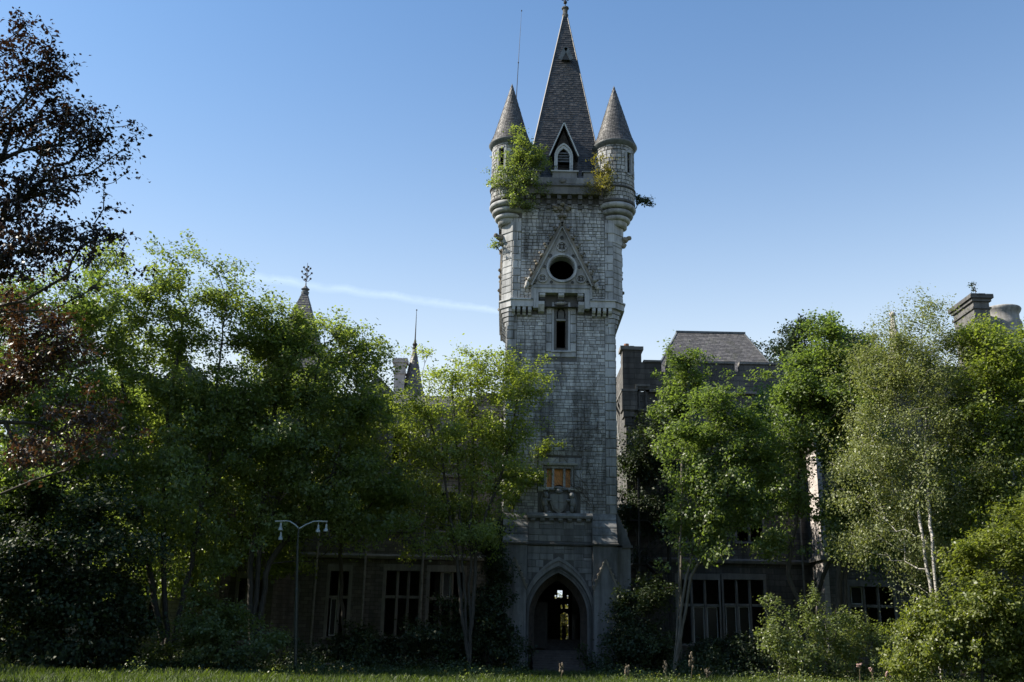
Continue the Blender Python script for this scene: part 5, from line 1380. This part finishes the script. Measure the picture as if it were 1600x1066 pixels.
plant('field_maple', 'tree', 'round leafy maple between the leaning willow and the pale birch', 1306, 55,
      [(1302, 515, 26, 28), (1285, 560, 50, 40), (1330, 570, 36, 40), (1250, 610, 48, 46), (1300, 630, 64, 52), (1235, 670, 34, 36), (1290, 690, 50, 34), (1340, 740, 46, 50), (1330, 790, 36, 30), (1345, 830, 40, 40), (1210, 850, 30, 22), (1225, 760, 26, 34)],
      'maple', 720, 32, .135, (.3, .3, .22), seed=47, fat=1.02, trunk_r=.17, stems=[[(1312, 900), (1318, 760), (1300, 560)], [(1322, 900), (1335, 800), (1330, 700)], [(1230, 900), (1245, 800), (1255, 650)]], tint0=.55)
plant('birch_tree', 'tree', 'pale grey-green weeping birch, tallest tree right of the tower', 1470, 51,
      [(1435, 512, 40, 32), (1395, 545, 40, 40), (1372, 545, 30, 30), (1460, 560, 56, 50), (1365, 600, 42, 50), (1430, 640, 66, 60), (1375, 690, 50, 56), (1450, 730, 66, 60), (1380, 770, 46, 50), (1430, 810, 60, 44), (1490, 660, 40, 80), (1410, 870, 30, 24), (1500, 560, 36, 50), (1340, 830, 30, 40)],
      'birch', 1050, 36, .09, (.3, .3, .3), fat=1.36, seed=53, trunk_r=.085, bark='birchbark', droop=.35, stems=[[(1464, 940, -2.6), (1455, 840, -2.5), (1449, 760, -.6), (1440, 510)], [(1456, 930, -2.2), (1440, 830, -2.2), (1425, 750, 0), (1390, 580)]], tint0=.55)
plant('ash_tree', 'tree', 'tall bright ash at the right edge, in front of the chimney', 1590, 50,
      [(1530, 545, 40, 46), (1575, 560, 44, 44), (1600, 620, 50, 70), (1545, 640, 40, 60), (1580, 730, 60, 60), (1535, 740, 36, 50), (1600, 800, 50, 40), (1560, 810, 50, 44)],
      'ash', 700, 32, .13, (.34, .34, .24), fat=1.25, seed=59, trunk_r=.2, tint0=.45)
plant('bramble_bush', 'bush', 'big bright bramble bush filling the lower right corner', 1530, 46.5,
      [(1565, 870, 40, 40), (1525, 930, 40, 36), (1590, 950, 50, 60), (1470, 985, 40, 36), (1530, 1010, 80, 40), (1425, 1022, 40, 28), (1605, 830, 34, 40), (1600, 1030, 40, 40), (1500, 880, 14, 26), (1448, 950, 10, 26), (1530, 850, 8, 22), (1416, 985, 8, 22)],
      'bush', 560, 46, .115, (.24, .24, .18), clump=6, seed=61, trunk_r=.06, tint0=.5, shell=.35)
for i, (bx, lb, lab, sd) in enumerate([
    (1214, [(1214, 985, 16, 40), (1226, 1020, 28, 28), (1208, 945, 6, 22), (1236, 985, 6, 26)], 'upright sunlit sapling in front of the dark windows of the right block', 67),
    (1275, [(1275, 975, 24, 32), (1270, 930, 6, 26), (1300, 965, 6, 24), (1296, 1010, 32, 32), (1255, 1030, 30, 20)], 'pale leafy shrub at the foot of the sunlit pillar-like wall edge', 71),
    (1340, [(1325, 955, 6, 22), (1330, 990, 34, 30), (1370, 1005, 34, 30), (1340, 1030, 46, 20)], 'spreading shrub between the pale leafy shrub and the bramble bush', 73)]):
    plant('shrub', 'shrub', lab, bx, 50 + .6 * i, lb, 'shrub', 120 + 30 * i, 17, .09, (.15, .15, .15), seed=sd, trunk_r=.025, bark='barkpale', tint0=.65, clump=3, fat=1.2)
plant('ivy_mass', 'ivy', 'dark hedge-like growth under the windows of the right block', 1120, 60,
      [(1080, 1030, 50, 20), (1150, 1028, 60, 22), (1210, 1010, 36, 30)], 'dark', 130, 46, .13, (.3, .3, .2), seed=79, trunk_r=.04, tint0=.35)
for lab, bx, lb, sd in (('dark conifer behind the roof and the round maple', 1240, [(1240, 545, 34, 38), (1215, 580, 26, 34), (1255, 600, 50, 40)], 83), ('dark conifer peeping between the round maple and the birch', 1345, [(1335, 560, 24, 34), (1360, 570, 24, 30)], 89)):
    plant('conifer', 'tree', lab, bx, 86, lb, 'far', 220, 46, .2, (.45, .45, .35), seed=sd, trunk_r=.25, tint0=.4)
plant('courtyard_tree', 'tree', 'sunlit tree glimpsed through the far end of the tower passage', 890, 92, [(880, 960, 40, 30), (885, 1000, 50, 26)], 'yellow', 160, 40, .2, (.5, .5, .4), seed=97, trunk_r=.2, tint0=.7)
# ---- copper beech whose branches reach in from the left, close to the camera
bb = at(-330, 1040, 23); bb = Vector((bb.x, 23, 0))
plant('copper_beech', 'tree', 'dark copper beech branches reaching in from the left edge of the picture', bb, 23,
      [(30, 110, 66, 36), (75, 95, 30, 22), (55, 150, 62, 26), (70, 200, 80, 32), (140, 215, 60, 30), (185, 235, 32, 24), (150, 180, 36, 14), (50, 265, 70, 34), (110, 290, 40, 22), (15, 330, 60, 40), (60, 370, 66, 26), (130, 365, 46, 20), (40, 410, 70, 30), (150, 415, 20, 22), (160, 365, 34, 10), (20, 45, 26, 30), (-40, 200, 60, 160), (-30, 420, 60, 80)],
      'beech', 560, 18, .085, (.17, .17, .09), seed=101, trunk_r=.13, dense=1.0, clump=5, minr=.006, depth=.7, shell=.6, stem_pull=.55,
      stems=[[(-260, 600), (-150, 400), (-60, 280), (30, 240)], [(-200, 500), (-80, 430), (30, 395)], [(-260, 500), (-150, 250), (-40, 140), (20, 120)]], tint0=.35)
bb2 = Vector((bb.x - 1.2, 26, 0))
plant('copper_beech', 'tree', 'rusty brown lower boughs of copper beech hanging before the green maple', bb2, 26,
      [(30, 480, 60, 36), (90, 540, 60, 30), (40, 600, 70, 40), (110, 640, 60, 30), (50, 700, 70, 34), (150, 690, 40, 26), (60, 560, 60, 60)],
      'beechlow', 210, 18, .085, (.2, .2, .1), seed=103, trunk_r=.12, minr=.007, depth=.7, shell=.6, stem_pull=.5, stems=[[(-150, 600), (-40, 560), (40, 560)], [(-150, 700), (-40, 660), (60, 660)]], tint0=.75)
# ---- plants rooted in the tower
def wall_plant(label, base_px, Y, lobes, leaf, n, per, size, seed, sig=(.13, .13, .1)):
    b = at(*base_px, Y)
    plant('wall_shrub', 'shrub', label, b, Y, lobes, leaf, n, per, size, sig, seed=seed, trunk_r=.035, minr=.006, ground_z=b.z - .3, stem_pull=.3, tint0=.62, clump=4, shell=.6)
wall_plant('lush green shrub growing out of the left corner turret', (812, 318), 58.9, [(812, 232, 18, 24), (800, 268, 22, 26), (836, 252, 16, 22), (822, 288, 24, 20), (800, 303, 16, 12), (846, 240, 9, 12), (771, 278, 6, 8), (808, 212, 8, 12), (785, 285, 10, 12), (830, 322, 5, 16), (806, 326, 6, 12)], 'willow', 280, 17, .095, 107, (.17, .17, .13))
wall_plant('yellowing weeds growing on the parapet beside the right corner turret', (940, 302), 58.85, [(945, 268, 16, 20), (935, 292, 18, 10), (925, 298, 10, 8), (955, 285, 16, 12), (948, 250, 8, 10)], 'yellow', 90, 10, .09, 109, (.16, .16, .12))
wall_plant('small dark sprig on the outer side of the right corner turret', (990, 322), 60.6, [(1000, 313, 9, 9)], 'dark', 16, 22, .10, 113)
wall_plant('tiny tuft of leaves on the left edge of the clock stage', (783, 388), 60.4, [(776, 386, 6, 3)], 'ash', 8, 18, .09, 127)
p = at(1523, 459, 75); plant('wall_shrub', 'shrub', 'thin bare sapling on top of the broad chimney', p, 75, [(1523, 447, 6, 8)], 'dark', 14, 6, .09, (.1, .1, .1), seed=131, trunk_r=.02, minr=.006, ground_z=p.z - .1)

# dead creepers spread over the lower front of the tower
def creeper(label, px, py, seed, n=16, spread=1.0, leafy=False):
    rnd = random.Random(seed); b = at(px, py, 59.9); root = thing('creeper', (b.x, 59.9, b.z), label, 'creeper', 'climbing creepers on the tower front')
    m = MB(); tipsx = []
    def grow(x, z, a, r, ln):
        pts = [(x, 59.9, z)]
        for _ in range(ln):
            a += rnd.uniform(-.45, .45) + (math.pi / 2 - a) * .06; x += .17 * math.cos(a); z += .17 * math.sin(a)
            if not (TX0 < x < TX1 - .05): break
            pts.append((x, 59.9 - rnd.uniform(0, .03), z))
            if rnd.random() < .22 and r > .009: grow(x, z, a + rnd.choice((-1, 1)) * rnd.uniform(.5, 1.1), r * .65, int(ln * .6))
        if len(pts) > 1: m.tube(pts, r, 4, r * .5)
        tipsx.append(pts[-1])
    for k in range(n): grow(b.x + rnd.uniform(-.4, .4) * spread, b.z + rnd.uniform(0, 1.2), math.pi / 2 + rnd.uniform(-.9, .9), .015, rnd.randint(10, 22))
    m.build('stem', 'creeper', root)
creeper('dead brown creeper over the stones right of the carved arms', 920, 800, 5, 8)
creeper('dead brown creeper above the small three-light window', 880, 715, 9, 4, 1.6)
plant('tower_ivy', 'ivy', 'ragged green ivy tuft left of the small three-light window', at(800, 800, 59.7), 59.6, [(815, 735, 22, 22), (845, 700, 14, 12), (800, 765, 14, 24), (838, 745, 10, 12)], 'ash', 60, 26, .11, (.16, .05, .12), seed=137, trunk_r=.03, depth=.2, ground_z=8.9, tint0=.3)

# ------------------------------------------------------------------ the wood that closes the clearing round the viewer
def woodland():
    rng = np.random.default_rng(303); C = []
    def tree_row(x0, x1, y0, y1, n, h0, h1):
        for _ in range(n):
            x, y, h = rng.uniform(x0, x1), rng.uniform(y0, y1), rng.uniform(h0, h1); r = rng.uniform(3, 4.6)
            k = 60; v = unit(rng.normal(size=(k, 3))) * rng.uniform(.3, 1, (k, 1)) ** .5
            C.append(np.array([x, y, h * .56]) + v * np.array([r, r, h * .46]))
    tree_row(-50, 50, -22, -8, 60, 22, 28); tree_row(-54, -35, -8, 50, 56, 14, 18); tree_row(32, 52, -8, 46, 34, 20, 26); tree_row(46, 64, 46, 100, 22, 16, 22); tree_row(-66, -48, 52, 100, 20, 14, 18)
    C = np.concatenate(C); t = np.clip(.4 + rng.normal(size=len(C)) * .2, 0, 1)
    V, F_, T = leaf_cloud(rng, C, t, 6, np.full((len(C), 3), .8), 1.1)
    V[:, 2] = np.maximum(V[:, 2], .05)
    tag(fast_mesh('woodland', V, F_, GREENS['dark'], T), 'dark wood closing the clearing behind the viewer', 'woodland', kind='stuff')
woodland()

# ------------------------------------------------------------------ meadow
def grass():
    rng = np.random.default_rng(77); n = 85000
    y = 31 + 31 * rng.uniform(0, 1, n) ** .8; x = rng.uniform(-1, 1, n) * (y * .56) + 0.3
    keep = ~((y > 57) & (np.abs(x - 3) < 1.7)); x, y = x[keep], y[keep]; n = len(x)
    pat = np.sin(x * .7 + 1.3) * np.sin(y * .9 + x * .21) * .5 + .5
    h = rng.uniform(.06, .25, n) * (.6 + .9 * pat); a = rng.uniform(0, 2 * np.pi, n); w = rng.uniform(.008, .018, n)
    lean = rng.normal(size=(n, 2)) * .35
    c, s = np.cos(a) * w, np.sin(a) * w; z = np.zeros(n)
    v0 = np.stack([x - c, y - s, z], 1); v1 = np.stack([x + c, y + s, z], 1)
    v2 = np.stack([x + c * .7 + lean[:, 0] * h * .45, y + s * .7 + lean[:, 1] * h * .45, h * .6], 1); v3 = np.stack([x + lean[:, 0] * h, y + lean[:, 1] * h, h], 1)
    V = np.stack([v0, v1, v2, v3], 1).reshape(-1, 3); t = np.clip(.2 + .5 * pat + rng.normal(size=n) * .2, 0, 1)
    o = fast_mesh('grass', V, np.arange(n * 4).reshape(-1, 4), M['grass'], np.repeat(t, 4)); tag(o, 'bright meadow grass along the bottom of the picture', 'grass', kind='stuff')
grass()

def undergrowth(name, label, leaf, seed, n, y0, y1, hmax, size, x0=-27, x1=27):
    rng = np.random.default_rng(seed)
    y = rng.uniform(y0, y1, n); x = rng.uniform(x0, x1, n)
    keep = ~((np.abs(x - 3.0) < 1.9)); x, y = x[keep], y[keep]
    hh = (np.sin(x * .9 + seed) * .5 + np.sin(x * 2.3 + y) * .3 + .7).clip(.1) * hmax * rng.uniform(.3, 1, len(x))
    C = np.stack([x, y, hh * .6], 1); t = np.clip(.45 + .25 * np.sin(x * 1.7 + y * 2.1) + rng.normal(size=len(x)) * .15, 0, 1)
    V, F_, T = leaf_cloud(rng, C, t, 12, np.stack([np.full(len(x), .16), np.full(len(x), .16), hh * .4], 1), size)
    V[:, 2] = np.maximum(V[:, 2], .01)
    tag(fast_mesh(name, V, F_, GREENS[leaf], T), label, 'undergrowth', kind='stuff')
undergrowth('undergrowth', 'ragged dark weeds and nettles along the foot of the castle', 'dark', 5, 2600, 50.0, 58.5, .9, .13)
undergrowth('weeds', 'ragged green weeds where the meadow meets the undergrowth', 'shrub', 9, 900, 48.8, 51.5, .42, .10)
undergrowth('nettles', 'dark nettle patch between the meadow and the left wing', 'dark', 33, 620, 46.3, 50.2, .55, .11, -27, -5)
undergrowth('tall_weeds', 'sunlit tall weeds in front of the bramble bush', 'shrub', 35, 420, 45.3, 50.0, .6, .09, 13, 27)
undergrowth('meadow_weeds', 'scattered leafy weeds in the meadow grass', 'shrub', 15, 800, 41.0, 49.5, .36, .085)
undergrowth('dry_tufts', 'scattered yellowed tufts in the meadow grass', 'yellow', 27, 160, 42.0, 50.0, .45, .07)

def stalk(px, py_top, Y, kind, label, group, seed):
    rnd = random.Random(seed); t = at(px, py_top, Y); b = Vector((t.x + rnd.uniform(-.1, .1), Y, 0))
    r = thing('dry_stalk' if kind != 'pink' else 'wild_flower', b, label, 'stalk' if kind != 'pink' else 'flower', group)
    h = t.z
    one('stem', 'dry', lambda m: (m.tube([b, b.lerp(t, .5) + Vector((.03, 0, 0)), t], .014, 5, .008), *[m.tube([b.lerp(t, q), b.lerp(t, q) + Vector((rnd.uniform(-.2, .2), rnd.uniform(-.1, .1), .22))], .008, 4) for q in (.5, .65, .8)]), r)
    hm = MB()
    for k in range(9 if kind == 'dock' else 7):
        if kind == 'dock': c = b.lerp(t, .5 + .055 * k) + Vector((rnd.uniform(-.09, .09), rnd.uniform(-.06, .06), 0)); hm.lump(c, (.05, .05, .08), 6, 4, .4)
        elif kind == 'umbel': c = t + Vector((rnd.uniform(-.22, .22), rnd.uniform(-.16, .16), rnd.uniform(-.05, .03))); hm.lump(c, (.08, .08, .025), 7, 4, .3)
        else: c = t + Vector((rnd.uniform(-.12, .12), rnd.uniform(-.1, .1), rnd.uniform(-.14, .06))); hm.lump(c, (.05, .05, .04), 6, 4, .4)
    hm.build('flower_head', 'umbel' if kind != 'pink' else 'pinkflower', r)
for i, (px, py, Y, k, lab) in enumerate([
    (1038, 1033, 47, 'dock', 'forked dry brown dock stalk right of the tower door, left of the taller one'), (1081, 1018, 47.5, 'dock', 'tallest dry brown dock stalk in the grass right of the tower'), (1105, 1046, 46.5, 'dock', 'short dry dock stalk right of the tallest one'),
    (878, 1036, 46, 'dock', 'thin pale grass stalk before the tower steps'), (980, 1040, 46, 'dock', 'single thin dry stalk between the steps and the dock stalks')]):
    stalk(px, py, Y, k, lab, 'dry stalks in the meadow', i)
for i, (px, py, Y, lab) in enumerate([(515, 1038, 50, 'flat dried umbel flower just right of the lamp post'), (213, 1040, 48, 'dried umbel flower at the foot of the far left bay'), (1455, 1050, 45.5, 'broad dried umbel before the bramble bush'), (1550, 1056, 45, 'dried umbel in the lower right corner of the meadow')]):
    stalk(px, py, Y, 'umbel', lab, 'dried umbels in the meadow', 40 + i)
for i, (px, py, Y, lab) in enumerate([(1342, 1038, 46.5, 'highest pink wild flower before the spreading shrub'), (1362, 1046, 46, 'pink wild flower cluster right beside the highest one'), (1386, 1052, 45.5, 'pale pink wild flower left of the broad dried umbel'), (1505, 1052, 45.5, 'pink wild flower between the two dried umbels at right')]):
    stalk(px, py, Y, 'pink', lab, 'pink wild flowers', 60 + i)
